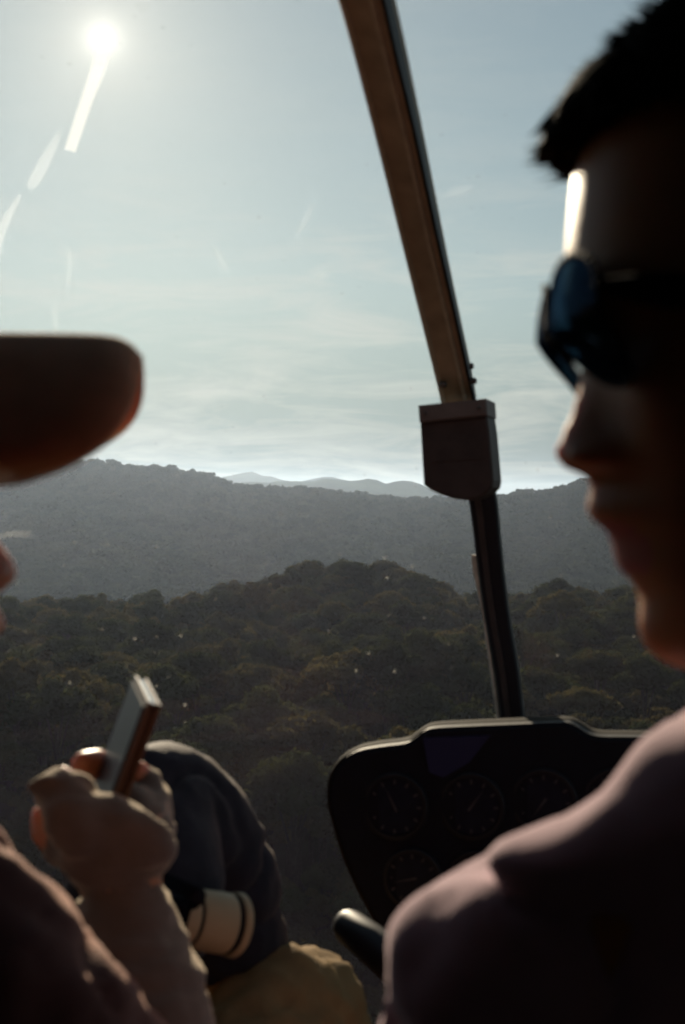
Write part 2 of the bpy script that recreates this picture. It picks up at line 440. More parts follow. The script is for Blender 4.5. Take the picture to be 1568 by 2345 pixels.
def far_forest(name, pts, kit_meshes):
    col = bpy.data.collections.new(name + '_kit')
    for me in kit_meshes:
        o = bpy.data.objects.new(me.name, me); col.objects.link(o)
    base = bpy.data.meshes.new(name); base.from_pydata([(p[0], p[1], ground_z(p[0], p[1]) + (1.0 if p[1] > 640 else 6.0) * p[2]) for p in pts], [], [])
    sc = base.attributes.new('tree_scale', 'FLOAT', 'POINT'); sc.data.foreach_set('value', [p[2] for p in pts])
    ro = base.attributes.new('tree_turn', 'FLOAT', 'POINT'); ro.data.foreach_set('value', [p[4] for p in pts])
    ix = base.attributes.new('tree_pick', 'INT', 'POINT'); ix.data.foreach_set('value', [p[3] % len(kit_meshes) for p in pts])
    ob = bpy.data.objects.new(name, base); C.objects.link(ob)
    ng = bpy.data.node_groups.new(name, 'GeometryNodeTree')
    ng.interface.new_socket('Geometry', in_out='INPUT', socket_type='NodeSocketGeometry'); ng.interface.new_socket('Geometry', in_out='OUTPUT', socket_type='NodeSocketGeometry')
    gi = ng.nodes.new('NodeGroupInput'); go = ng.nodes.new('NodeGroupOutput'); ip = ng.nodes.new('GeometryNodeInstanceOnPoints')
    ci = ng.nodes.new('GeometryNodeCollectionInfo'); ci.inputs['Collection'].default_value = col; ci.inputs['Separate Children'].default_value = True; ci.inputs['Reset Children'].default_value = True
    def attr(nm, ty):
        n = ng.nodes.new('GeometryNodeInputNamedAttribute'); n.data_type = ty; n.inputs['Name'].default_value = nm; return n.outputs['Attribute']
    L = ng.links.new
    L(gi.outputs[0], ip.inputs['Points']); L(ci.outputs[0], ip.inputs['Instance']); ip.inputs['Pick Instance'].default_value = True
    L(attr('tree_pick', 'INT'), ip.inputs['Instance Index']); L(attr('tree_scale', 'FLOAT'), ip.inputs['Scale'])
    cx = ng.nodes.new('ShaderNodeCombineXYZ'); L(attr('tree_turn', 'FLOAT'), cx.inputs['Z']); L(cx.outputs[0], ip.inputs['Rotation'])
    L(ip.outputs[0], go.inputs[0])
    md = ob.modifiers.new('forest', 'NODES'); md.node_group = ng
    return ob
rest_near = [s for s in spots if s[1] <= 640 and id(s) not in near_set]
rest_far = [s for s in spots if s[1] > 640]
f1 = far_forest('forest_canopy', rest_near, [k[1] for k in near_kit]); tag(f1, 'dense dark green forest canopy filling the near slope', 'forest', kind='stuff')
f2 = far_forest('ridge_forest', rest_far, far_kit); tag(f2, 'hazy blue grey forest covering the far ridge', 'forest', kind='stuff')
# the lone tree that stands above the right-hand ridge line, and its neighbours
for px, sc, kit, lab in ((1300, 1.7, 9, 'lone tall umbrella-crowned tree standing above the right ridge line'), (1345, 1.5, 1, 'bushy tree on the ridge beside the lone umbrella-crowned tree'), (940, 1.2, 3, 'loose-crowned tree standing up from the low saddle of the ridge'), (478, 1.2, 8, 'thin-leaved tree breaking the shoulder of the left ridge')):
    x = (px - CX) / FPX * (RIDGE_Y - 15)
    add_tree(x, RIDGE_Y - 15, sc, kit, 1.0 + px, label=lab, group='trees standing out on the ridge line', name='ridge_tree', dz=(1.0 if px == 1300 else -4.0))

# ------------------------------------------------------------------ haze
def haze_box():
    x0, x1, y0, y1, z0, z1 = -14000, 14000, -1600, 16500, -260, 212
    bm = bmesh.new(); bmesh.ops.create_cube(bm, size=1)
    for v in bm.verts: v.co = Vector(((x0 + x1) / 2 + v.co.x * (x1 - x0), (y0 + y1) / 2 + v.co.y * (y1 - y0), (z0 + z1) / 2 + v.co.z * (z1 - z0)))
    me = bm_mesh('haze', bm)
    m = bpy.data.materials.new('haze'); m.use_nodes = True; nt = m.node_tree
    for n in list(nt.nodes): nt.nodes.remove(n)
    o_ = nt.nodes.new('ShaderNodeOutputMaterial'); v_ = nt.nodes.new('ShaderNodeVolumePrincipled')
    v_.inputs['Color'].default_value = (0.58, 0.74, 1.0, 1); v_.inputs['Density'].default_value = 0.000029; v_.inputs['Anisotropy'].default_value = 0.70
    nt.links.new(v_.outputs[0], o_.inputs['Volume'])
    o = link_mesh('haze', me, m, smooth=False); tag(o, 'pale haze filling the valley air', 'haze', kind='stuff'); o.display_type = 'WIRE'
haze_box()
#@@CABIN@@
# ------------------------------------------------------------------ cabin materials
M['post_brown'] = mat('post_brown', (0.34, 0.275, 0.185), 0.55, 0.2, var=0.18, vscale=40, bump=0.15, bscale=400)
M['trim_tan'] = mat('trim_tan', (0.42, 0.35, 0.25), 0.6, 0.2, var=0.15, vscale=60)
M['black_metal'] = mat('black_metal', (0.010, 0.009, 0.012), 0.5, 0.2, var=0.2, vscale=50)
M['case_brown'] = mat('case_brown', (0.050, 0.032, 0.027), 0.6, 0.2, var=0.2, vscale=60, bump=0.1)
M['lid_grey'] = mat('lid_grey', (0.14, 0.10, 0.085), 0.6, 0.2, var=0.1, vscale=80)
M['panel_black'] = mat('panel_black', (0.005, 0.005, 0.009), 0.6, 0.12, var=0.2, vscale=40, bump=0.2, bscale=500)
M['panel_rim'] = mat('panel_rim', (0.034, 0.027, 0.020), 0.85, 0.05, var=0.15, vscale=60)
M['gauge_face'] = mat('gauge_face', (0.008, 0.009, 0.018), 0.5, 0.12, var=0.2, vscale=90)
M['gauge_mark'] = mat('gauge_mark', (0.045, 0.04, 0.045), 0.6, 0.3)
M['reflection_blue'] = mat('reflection_blue', (0.010, 0.012, 0.045), 0.5, 0.15)
M['seal_pale'] = mat('seal_pale', (0.55, 0.48, 0.38), 0.6, 0.2, var=0.25, vscale=120)
M['cabin_grey'] = mat('cabin_grey', (0.026, 0.023, 0.022), 0.8, 0.2, var=0.2, vscale=8)
M['leather_dark'] = mat('leather_dark', (0.03, 0.026, 0.026), 0.6, 0.3, var=0.2, vscale=15)
M['bolt'] = mat('bolt', (0.10, 0.08, 0.07), 0.4, 0.4, metal=0.6)

def plexi(name, film, rough=0.9, ior=1.12):
    """clear acrylic with a thin film of dust that scatters light forwards"""
    m = bpy.data.materials.new(name); m.use_nodes = True; nt = m.node_tree
    for n in list(nt.nodes): nt.nodes.remove(n)
    out = nt.nodes.new('ShaderNodeOutputMaterial'); tr = nt.nodes.new('ShaderNodeBsdfTransparent')
    tr.inputs['Color'].default_value = (0.985, 0.985, 0.985, 1)
    gl = nt.nodes.new('ShaderNodeBsdfGlossy'); gl.inputs['Roughness'].default_value = 0.02
    a = nt.nodes.new('ShaderNodeMixShader'); a.inputs[0].default_value = 0.008; nt.links.new(tr.outputs[0], a.inputs[1]); nt.links.new(gl.outputs[0], a.inputs[2])
    last = a
    if film > 0:
        sm = nt.nodes.new('ShaderNodeBsdfTranslucent'); sm.inputs['Color'].default_value = (0.85, 0.66, 1.0, 1)
        tc_ = nt.nodes.new('ShaderNodeTexCoord'); nn = nt.nodes.new('ShaderNodeTexNoise'); nn.inputs['Scale'].default_value = 9; nn.inputs['Detail'].default_value = 4
        nt.links.new(tc_.outputs['Object'], nn.inputs['Vector'])
        mr = nt.nodes.new('ShaderNodeMapRange'); mr.inputs['From Min'].default_value = 0.3; mr.inputs['From Max'].default_value = 0.75
        mr.inputs['To Min'].default_value = film * 0.55; mr.inputs['To Max'].default_value = film * 1.6
        nt.links.new(nn.outputs['Fac'], mr.inputs['Value'])
        b = nt.nodes.new('ShaderNodeMixShader'); nt.links.new(mr.outputs['Result'], b.inputs[0])
        nt.links.new(a.outputs[0], b.inputs[1]); nt.links.new(sm.outputs[0], b.inputs[2]); last = b
    nt.links.new(last.outputs[0], out.inputs['Surface']); return m

def grime_or_glare(name, amount, color):
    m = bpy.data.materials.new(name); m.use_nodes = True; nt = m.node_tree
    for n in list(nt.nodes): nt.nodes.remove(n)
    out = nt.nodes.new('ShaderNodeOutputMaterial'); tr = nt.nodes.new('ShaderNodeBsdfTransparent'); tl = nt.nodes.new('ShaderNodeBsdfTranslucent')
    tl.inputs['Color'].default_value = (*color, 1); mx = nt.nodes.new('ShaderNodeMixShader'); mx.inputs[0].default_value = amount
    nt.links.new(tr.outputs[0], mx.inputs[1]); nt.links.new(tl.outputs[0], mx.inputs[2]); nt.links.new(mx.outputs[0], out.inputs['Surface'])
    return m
M['windscreen'] = plexi('windscreen', 0.0035)
M['side_glass'] = plexi('side_glass', 0.0)
M['speck'] = grime_or_glare('speck', 0.10, (0.9, 0.86, 0.8))
M['sun_streak_strong'] = grime_or_glare('sun_streak_strong', 0.85, (1.0, 0.98, 0.95))
def film(name, clear, dust):  # the dust argument is streak glow added over the clear part
    m = grime_or_glare(name, 0.5, dust); nt = m.node_tree
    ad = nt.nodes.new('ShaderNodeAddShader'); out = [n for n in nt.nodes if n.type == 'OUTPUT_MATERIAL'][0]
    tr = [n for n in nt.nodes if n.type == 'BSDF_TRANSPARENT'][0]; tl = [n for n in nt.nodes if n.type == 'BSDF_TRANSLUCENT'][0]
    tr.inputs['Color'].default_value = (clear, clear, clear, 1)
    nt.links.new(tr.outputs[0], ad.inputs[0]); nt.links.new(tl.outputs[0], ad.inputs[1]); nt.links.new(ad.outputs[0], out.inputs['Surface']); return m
M['sun_streak_strong'] = film('sun_streak_strong', 0.62, (0.46, 0.47, 0.50))  # sun glare on the screen, put into strips that add light
M['sun_streak'] = film('sun_streak', 0.90, (0.16, 0.165, 0.175))
M['sun_streak_faint'] = film('sun_streak_faint', 0.965, (0.055, 0.055, 0.055))

# ------------------------------------------------------------------ helicopter
YAW = math.radians(14)
H = Vector((math.sin(YAW), math.cos(YAW), 0)); RT = Vector((math.cos(YAW), -math.sin(YAW), 0)); Z = Vector((0, 0, 1))
PC = Vector((0.168, 1.42, 0))
def cab(r, h, z): return PC + RT * r + H * h + Z * z
heli = empty('helicopter', cab(0, -0.9, -0.95), 'helicopter cabin with brown centre post, compass box, rounded black instrument panel and clear bubble windscreen', 'helicopter')

def box_part(name, lo, hi, m, parent=heli, bev=0.006):
    bm = bmesh.new(); bmesh.ops.create_cube(bm, size=1)
    for v in bm.verts:
        q = [lo[i] + (v.co[i] + .5) * (hi[i] - lo[i]) for i in range(3)]; v.co = cab(*q)
    if bev: bmesh.ops.bevel(bm, geom=list(bm.edges), offset=bev, segments=2, affect='EDGES')
    return link_mesh(name, bm_mesh(name, bm), m, parent, smooth=False)

def strip_part(name, path, off, wid, front, thick, m, parent, bev=0.25):
    """bar along path; off = sideways offset, wid = width, front = how proud towards the cabin"""
    rings = []
    for i, (p, k) in enumerate(path):
        d = (path[min(i + 1, len(path) - 1)][0] - path[max(i - 1, 0)][0]).normalized()
        n = -H - d * (-H).dot(d); n.normalize(); s = d.cross(n); s.normalize()
        if s.x < 0: s = -s
        c = p + s * (off * k); w_ = wid * k / 2; b = min(w_, thick / 2) * bev
        f0, f1 = front, front - thick
        rings.append([c + s * x + n * y for x, y in ((-w_ + b, f0), (w_ - b, f0), (w_, f0 - b), (w_, f1 + b), (w_ - b, f1), (-w_ + b, f1), (-w_, f1 + b), (-w_, f0 - b))])
    bm = bmesh.new(); loft_into(bm, rings)
    return link_mesh(name, bm_mesh(name, bm), m, parent, smooth=False)

def post_nodes(pp, sub=5):
    q = smooth_path([(at(x, y, d), k) for x, y, d, k in pp], sub); return [(n[0], n[1]) for n in q]
upper = post_nodes([(690, -420, 0.74, 1), (775, -200, 0.85, 1), (838, 0, 0.945, 1), (906, 280, 1.09, 1), (978, 600, 1.27, 1), (1038, 860, 1.405, 1), (1050, 920, 1.425, 1)])
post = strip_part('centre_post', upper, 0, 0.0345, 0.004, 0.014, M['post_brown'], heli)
strip_part('trim_strip', upper, -0.0145, 0.0042, 0.0075, 0.006, M['trim_tan'], post)
strip_part('trim_strip', upper, 0.0075, 0.0035, 0.0072, 0.006, M['trim_tan'], post)
strip_part('edge_strip', upper, 0.0160, 0.0030, 0.0068, 0.010, M['black_metal'], post)
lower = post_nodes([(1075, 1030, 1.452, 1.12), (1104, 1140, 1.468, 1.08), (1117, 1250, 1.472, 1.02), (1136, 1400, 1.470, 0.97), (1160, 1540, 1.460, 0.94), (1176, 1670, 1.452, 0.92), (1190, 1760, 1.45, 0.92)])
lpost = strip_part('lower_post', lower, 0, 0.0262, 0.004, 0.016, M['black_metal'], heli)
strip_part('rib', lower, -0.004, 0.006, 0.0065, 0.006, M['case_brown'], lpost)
seal = post_nodes([(1088, 1270, 1.478, 1.6), (1094, 1310, 1.478, 1.9), (1107, 1400, 1.476, .75), (1124, 1520, 1.466, .8), (1144, 1660, 1.458, .8)])
strip_part('seal_strip', seal, -0.0005, 0.0042, 0.002, 0.006, M['seal_pale'], lpost)
def stud(p, n, r, hgt, m, parent, name='bolt'):
    bm = bmesh.new(); s, u = frame_of(n)
    n = n.normalized()
    rings = [[p + (s * math.cos(a) + u * math.sin(a)) * (r * k) + n * z for a in [i * math.pi / 5 for i in range(10)]] for k, z in ((1, -hgt), (1, hgt * .6), (.7, hgt))]
    loft_into(bm, rings); return link_mesh(name, bm_mesh(name, bm), m, parent)
for x, y in ((1006, 842), (1014, 880), (1076, 838), (1083, 872)):
    stud(at(x, y, 1.40), -RT if x < 1040 else RT, 0.0032, 0.0035, M['bolt'], post)

def prism_part(name, poly, d0, d1, m, parent, bev=0.0, scale_back=1.0, center=None, smooth=False):
    """solid with the given face outline at depth d0 and real thickness d1 - d0"""
    f = [at(x, y, d0) for x, y in poly]
    c = center or sum(f, Vector()) / len(f)
    bm = bmesh.new(); va = [bm.verts.new(p) for p in f]; off = H * ((d1 - d0))
    vb = [bm.verts.new(c + (p - c) * scale_back + off) for p in f]
    bm.faces.new(va); bm.faces.new(vb[::-1]); n = len(f)
    for i in range(n): bm.faces.new((va[i], vb[i], vb[(i + 1) % n], va[(i + 1) % n]))
    if bev:
        bmesh.ops.recalc_face_normals(bm, faces=bm.faces)
        e = [x for x in bm.edges if all(v in va for v in x.verts)] + [x for x in bm.edges if all(v in vb for v in x.verts)]
        bmesh.ops.bevel(bm, geom=e, offset=bev, segments=3, affect='EDGES')
    return link_mesh(name, bm_mesh(name, bm), m, parent, smooth=smooth)

comp = prism_part('compass', [(962, 968), (1114, 952), (1119, 985), (1124, 1040), (1129, 1100), (1126, 1116), (1112, 1130), (1092, 1141), (1068, 1145), (1040, 1142), (1010, 1133), (985, 1122), (970, 1110), (966, 1040)], 1.36, 1.42, M['case_brown'], heli, bev=0.0018)
prism_part('lid', [(957, 928), (1112, 912), (1115, 950), (960, 967)], 1.352, 1.418, M['lid_grey'], comp, bev=0.0015)
for x, y in ((975, 946), (1098, 934)): stud(at(x, y, 1.3505), -H, 0.0022, 0.0012, M['bolt'], comp)
cw = prism_part('card_window', [(985, 1010), (1100, 1000), (1103, 1050), (988, 1058)], 1.359, 1.364, M['case_brown'], comp)

def spline2(pts, sub=5, closed=False):
    q = smooth_path([(Vector((x, y, 0)), 0.0) for x, y in pts], sub); return [(n[0].x, n[0].y) for n in q]
outline = spline2([(905, 2215), (860, 2112), (800, 1995), (765, 1890), (752, 1830), (756, 1782), (778, 1744), (815, 1721), (865, 1711), (925, 1703), (948, 1690), (972, 1673), (1000, 1667), (1080, 1663), (1180, 1659), (1285, 1655), (1312, 1660), (1345, 1680), (1372, 1687), (1430, 1688), (1500, 1691), (1548, 1712), (1572, 1752), (1574, 1800), (1555, 1880), (1520, 1990), (1468, 2110), (1425, 2215)], 3)
panel = prism_part('instrument_panel', outline, 1.305, 1.345, M['panel_black'], heli, bev=0.0035)
cpan = sum((at(x, y, 1.305) for x, y in outline), Vector()) / len(outline)
rim_pts = [at(x, y, 1.318) for x, y in outline]
bm = bmesh.new(); rings = []
for i, p in enumerate(rim_pts):
    d = (rim_pts[min(i + 1, len(rim_pts) - 1)] - rim_pts[max(i - 1, 0)]).normalized(); s = d.cross(-H).normalized()
    rings.append([p + s * (0.0032 * math.cos(a)) + H * (0.016 + 0.018 * math.sin(a)) for a in [k * math.pi / 6 for k in range(12)]])
loft_into(bm, rings); link_mesh('hood_rim', bm_mesh('hood_rim', bm), M['panel_rim'], panel)
prism_part('panel_housing', [(905, 2215), (870, 2110), (820, 1995), (790, 1880), (790, 1790), (850, 1750), (1000, 1735), (1280, 1730), (1470, 1745), (1535, 1790), (1540, 1880), (1505, 1995), (1455, 2110), (1425, 2215)], 1.34, 1.50, M['panel_black'], panel, bev=0.01, scale_back=0.8)
prism_part('pedestal', [(895, 2200), (1435, 2200), (1420, 2500), (1400, 3300), (960, 3300), (930, 2500)], 1.31, 1.62, M['panel_black'], heli, bev=0.008, scale_back=0.9)
def gauge(px, py, r):
    p = at(px, py, 1.3035); s = RT; u = Z
    def disc(name, r0, r1, z0, z1, m, par):
        bm = bmesh.new(); rings = []
        for k, z in ((r1, z0), (r1, z1), (r1 * .96, z1 + .001), (r0, z1 + .001), (r0, z0)):
            rings.append([p + s * (k * math.cos(a)) + u * (k * math.sin(a)) - H * z for a in [j * math.pi / 16 for j in range(32)]])
        loft_into(bm, rings, cap=(r0 < 1e-3)); return link_mesh(name, bm_mesh(name, bm), m, par, smooth=False)
    g = disc('gauge', r * .86, r, -0.002, 0.004, M['black_metal'], panel)
    disc('gauge_face', 0.0005, r * .87, -0.002, 0.0012, M['gauge_face'], g)
    bm = bmesh.new()
    for j in range(12):
        a = j * math.pi / 6
        for t0, t1, w_ in ((.66, .8, .03 * r),):
            dv = s * math.cos(a) + u * math.sin(a); q = dv.cross(H)
            vs = [bm.verts.new(p + dv * (r * t) + q * (w_ * sg) - H * 0.0034) for t, sg in ((t0, -1), (t0, 1), (t1, 1), (t1, -1))]
            bm.faces.new(vs)
    tk = link_mesh('dial_marks', bm_mesh('dial_marks', bm), M['gauge_mark'], g, smooth=False); tk['kind'] = 'stuff'
    bm = bmesh.new(); a = R0.uniform(0, 6.28); dv = s * math.cos(a) + u * math.sin(a); q = dv.cross(H)
    bm.faces.new([bm.verts.new(p + v - H * 0.0042) for v in (-dv * r * .15 + q * r * .04, dv * r * .68, -dv * r * .15 - q * r * .04)])
    link_mesh('needle', bm_mesh('needle', bm), M['gauge_mark'], g, smooth=False)
for px, py, r in ((905, 1845, .031), (1080, 1845, .031), (1245, 1835, .031), (1410, 1835, .031), (945, 2010, .028), (1090, 2015, .028), (1235, 2015, .028), (1375, 2010, .028)):
    gauge(px, py, r)
prism_part('blue_reflection', [(968, 1690), (1122, 1684), (1075, 1745), (1015, 1780), (982, 1768)], 1.3015, 1.306, M['reflection_blue'], panel)  # blue reflection on the panel face, coloured in as a thin plate
# cyclic T-bar with its grip
bm = bmesh.new(); chain_into(bm, [(at(800, 2122, 1.10), .0135), (at(860, 2168, 1.07), .0150), (at(930, 2235, 1.04), .0145), (at(985, 2300, 1.02), .013)], seg=14)
grip = link_mesh('cyclic_grip', bm_mesh('cyclic_grip', bm), M['black_metal'], heli)
bm = bmesh.new(); chain_into(bm, smooth_path([(at(985, 2300, 1.02), .011), (at(1130, 2420, 1.05), .012), (at(1200, 2480, 1.12), .013), (at(1190, 2900, 1.22), .015), (at(1180, 3380, 1.30), .018)], 3), seg=12)
link_mesh('cyclic_stick', bm_mesh('cyclic_stick', bm), M['black_metal'], heli)

# windscreen: two curved acrylic halves that meet behind the post
pp = [(p, None) for p, _ in upper[::-1]]
zc = [(p - PC).dot(Z) for p, _ in upper]; hc = [(p - PC).dot(H) for p, _ in upper]; rc = [(p - PC).dot(RT) for p, _ in upper]
zc2 = [(p - PC).dot(Z) for p, _ in lower]; hc2 = [(p - PC).dot(H) for p, _ in lower]; rc2 = [(p - PC).dot(RT) for p, _ in lower]
zt = np.array([-0.86, -0.75, -0.6, -0.42] + zc2[::-1] + zc[::-1]); ht = np.array([0.05, .13, .17, .13] + hc2[::-1] + hc[::-1]); rt_ = np.array([0, 0, 0, 0.0] + rc2[::-1] + rc[::-1])
o_ = np.argsort(zt); zt, ht, rt_ = zt[o_], ht[o_], rt_[o_]
def ws_point(r, z):
    hcen = float(np.interp(z, zt, ht)) + 0.022; rcen = float(np.interp(z, zt, rt_)); q = r
    return cab(rcen + q, hcen - 0.85 * q * q, z)
ws = None
for sg in (-1, 1):
    v, f = [], []; nz, nr = 34, 16; z0, z1 = -0.86, float(zt[-1])
    for j in range(nz):
        for i in range(nr):
            v.append(ws_point(sg * (0.002 + 0.63 * i / (nr - 1)), z0 + (z1 - z0) * j / (nz - 1)))
    for j in range(nz - 1):
        for i in range(nr - 1):
            a = j * nr + i; f.append((a, a + 1, a + nr + 1, a + nr))
    wso = link_mesh('windscreen', mesh_from('windscreen', v, f), M['windscreen'], heli)
    if sg < 0: ws = wso
    else: ws_r = wso
BV = None
def on_screen(px, py):
    """where the line of sight at (px, py) meets the windscreen, 3 mm inside it, with the local normal"""
    global BV
    if BV is None: BV = [BVHTree.FromPolygons([v.co[:] for v in o.data.vertices], [p.vertices[:] for p in o.data.polygons]) for o in (ws, ws_r)]
    d = at(px, py, 1.0); best = None
    for b in BV:
        h = b.ray_cast(Vector((0, 0, 0)), d.normalized())
        if h[0] is not None and (best is None or h[3] < best[1]): best = (h[0], h[3], h[1])
    if best is None: return None
    return best[0] - d.normalized() * 0.004, best[2]
bm = bmesh.new(); rs = random.Random(3)
for k in range(200):
    px = rs.uniform(-40, 1500); py = rs.choice([rs.uniform(0, 1650), rs.gauss(300, 350), rs.gauss(1250, 220)])
    if px > 1300 and rs.random() < .6: continue
    if py < -20 or py > 2300: continue
    h = on_screen(px, py)
    if not h: continue
    p, n = h; s, u = frame_of(n); r = rs.choice([.0007, .0009, .0012, .0016]) * rs.uniform(.7, 1.3)
    bm.faces.new([bm.verts.new(p + s * (r * math.cos(a) * rs.uniform(.7, 1.2)) + u * (r * math.sin(a) * rs.uniform(.8, 1.3))) for a in [i * math.pi / 3.5 for i in range(7)]])
o = link_mesh('dust_specks', bm_mesh('dust_specks', bm), M['speck'], ws, smooth=False); o['kind'] = 'stuff'
def sun_streak_part(pts, m):  # bright strip standing in for a streak of sun in the windscreen
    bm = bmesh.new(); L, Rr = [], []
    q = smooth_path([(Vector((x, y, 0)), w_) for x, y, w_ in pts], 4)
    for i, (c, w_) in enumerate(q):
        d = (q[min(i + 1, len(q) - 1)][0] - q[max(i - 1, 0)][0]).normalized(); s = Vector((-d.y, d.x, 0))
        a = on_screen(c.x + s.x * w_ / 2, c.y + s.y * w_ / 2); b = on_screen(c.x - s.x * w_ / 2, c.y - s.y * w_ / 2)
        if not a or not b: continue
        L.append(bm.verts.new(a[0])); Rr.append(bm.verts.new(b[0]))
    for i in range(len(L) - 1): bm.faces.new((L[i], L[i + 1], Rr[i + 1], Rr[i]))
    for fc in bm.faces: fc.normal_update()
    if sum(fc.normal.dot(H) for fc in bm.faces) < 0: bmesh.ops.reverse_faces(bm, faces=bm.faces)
    me = bpy.data.meshes.new('sun_streak'); bm.to_mesh(me); bm.free(); link_mesh('sun_streak', me, m, ws, smooth=False)
sun_streak_part([(240, 100, 36), (222, 165, 32), (200, 225, 28), (180, 285, 27), (160, 345, 26)], M['sun_streak_strong'])
sun_streak_part([(136, 305, 8), (118, 340, 20), (98, 378, 28), (78, 415, 26), (66, 430, 14)], M['sun_streak'])
sun_streak_part([(46, 448, 10), (28, 478, 16), (12, 510, 18), (-2, 555, 16), (-10, 600, 14)], M['sun_streak'])
sun_streak_part([(160, 572, 10), (160, 600, 14), (156, 650, 8)], M['sun_streak_faint'])
sun_streak_part([(124, 705, 8), (127, 735, 13), (128, 780, 10)], M['sun_streak_faint'])
sun_streak_part([(716, 466, 8), (704, 495, 14), (690, 520, 12), (676, 540, 5)], M['sun_streak_faint'])
sun_streak_part([(486, 566, 4), (500, 585, 16), (514, 610, 18), (520, 620, 8)], M['sun_streak_faint'])
sun_streak_part([(318, 0, 30), (328, 12, 34), (334, 26, 20)], M['sun_streak_faint'])
sun_streak_part([(1020, 448, 4), (1050, 436, 22), (1080, 428, 10)], M['sun_streak_faint'])
sun_streak_part([(722, 640, 4), (740, 628, 18), (758, 620, 8)], M['sun_streak_faint'])
sun_streak_part([(0, 1227, 10), (30, 1222, 14), (70, 1222, 12)], M['sun_streak_faint'])

# cabin shell
ztop = float(zt[-1])
roof_h = float(ht[-1])
def sheet(name, fn, nu, nv, thick, m):
    v, f = [], []
    for k in (0, thick):
        for j in range(nv):
            for i in range(nu): v.append(fn(i / (nu - 1), j / (nv - 1)) + Z * k)
    N = nu * nv
    for j in range(nv - 1):
        for i in range(nu - 1):
            a = j * nu + i; f.append((a, a + nu, a + nu + 1, a + 1)); b = a + N; f.append((b, b + 1, b + nu + 1, b + nu))
    for j in range(nv - 1):
        for i in (0, nu - 1):
            a = j * nu + i; f.append((a, a + nu, a + nu + N, a + N))
    for i in range(nu - 1):
        for j in (0, nv - 1):
            a = j * nu + i; f.append((a, a + 1, a + 1 + N, a + N))
    return link_mesh(name, mesh_from(name, v, f), m, heli)
sheet('cabin_roof', lambda u, t: cab((u * 2 - 1) * 0.66, (roof_h + 0.03 - 0.85 * ((u * 2 - 1) * 0.63) ** 2) * (1 - t) + (-2.15) * t, ztop + 0.03 + 0.10 * math.sin(min(1, t * 1.4) * math.pi / 2) - 0.05 * (u * 2 - 1) ** 2), 13, 12, 0.03, M['cabin_grey'])
box_part('cabin_floor', (-0.68, -2.15, -0.99), (0.68, 0.10, -0.95), M['cabin_grey'])
box_part('rear_bulkhead', (-0.70, -2.19, -0.95), (0.70, -2.152, 0.46), M['cabin_grey'])
for sg in (-1, 1):
    a, b = sorted((sg * 0.665, sg * 0.70))
    box_part('window_block', (a, -1.22, -0.218), (b, -0.85, ztop), M['cabin_grey'], bev=0)  # added out of view: narrows the front window to keep light off backs
    for h0, h1 in ((-1.22, -0.40), (-2.14, -1.26)):
        d = box_part('door', (a, h0, -0.94), (b, h1, -0.22), M['cabin_grey'])
        c0, c1 = sorted((sg * 0.678, sg * 0.682))
        if h0 < -1.3: box_part('rear_window_block', (a, h0 + .01, -0.218), (b, h1 - .01, ztop), M['cabin_grey'], d, bev=0)  # added out of view: closes the rear window to darken the cabin
        else: box_part('window_pane', (c0, -0.845, -0.218), (c1, h1 - .01, ztop), M['side_glass'], d, bev=0)
    box_part('door_pillar', (a, -1.256, -0.94), (b, -1.224, ztop + .05), M['cabin_grey'])
    box_part('roof_rail', (a, -2.14, ztop + .002), (b, -0.62, ztop + .035), M['cabin_grey'])
    r0, r1 = sorted((sg * 0.05, sg * 0.56))
    st = box_part('seat', (r0, -1.17, -0.80), (r1, -0.62, -0.66), M['leather_dark'], bev=0.03)
    box_part('seat_back', (r0, -1.24, -0.68), (r1, -1.13, -0.36), M['leather_dark'], st, bev=0.03)

# ------------------------------------------------------------------ people
M['skin'] = mat('skin', (0.37, 0.150, 0.058), 0.5, 0.35, var=0.12, vscale=45, bump=0.12, bscale=350, sss=0.9)
M['skin_pale'] = mat('skin_pale', (0.46, 0.22, 0.13), 0.45, 0.4, var=0.12, vscale=45, bump=0.15, bscale=350, sss=0.6)
M['lip'] = mat('lip', (0.36, 0.10, 0.085), 0.4, 0.4, sss=0.4)
M['hair'] = mat('hair', (0.012, 0.009, 0.008), 0.85, 0.04)
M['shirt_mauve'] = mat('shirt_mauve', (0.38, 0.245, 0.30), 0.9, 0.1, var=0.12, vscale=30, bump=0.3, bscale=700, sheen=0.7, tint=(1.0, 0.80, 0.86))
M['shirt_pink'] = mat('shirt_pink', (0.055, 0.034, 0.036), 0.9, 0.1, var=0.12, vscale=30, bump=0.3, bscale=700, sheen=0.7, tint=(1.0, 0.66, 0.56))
M['trousers_khaki'] = mat('trousers_khaki', (0.26, 0.165, 0.075), 0.9, 0.1, var=0.15, vscale=40, bump=0.4, bscale=500)
M['trousers_dark'] = mat('trousers_dark', (0.05, 0.045, 0.05), 0.9, 0.15, var=0.15, vscale=40)
M['navy_cloth'] = mat('navy_cloth', (0.016, 0.016, 0.024), 0.8, 0.15, var=0.2, vscale=35, bump=0.4, bscale=500, sheen=0.18, tint=(1.0, 0.85, 0.75))
M['glove'] = mat('glove', (0.125, 0.104, 0.092), 0.9, 0.1, var=0.12, vscale=60, bump=0.4, bscale=600, sheen=0.8, tint=(1.0, 0.86, 0.68))
M['cap_brown'] = mat('cap_brown', (0.56, 0.31, 0.20), 0.9, 0.1, var=0.10, vscale=60, bump=0.4, bscale=700, sss=1.0)
M['phone_face'] = mat('phone_face', (0.022, 0.022, 0.027), 0.35, 0.2)
M['phone_case'] = mat('phone_case', (0.085, 0.042, 0.018), 0.45, 0.35)
M['phone_top'] = mat('phone_top', (0.92, 0.92, 0.90), 0.22, 0.6, metal=1.0)
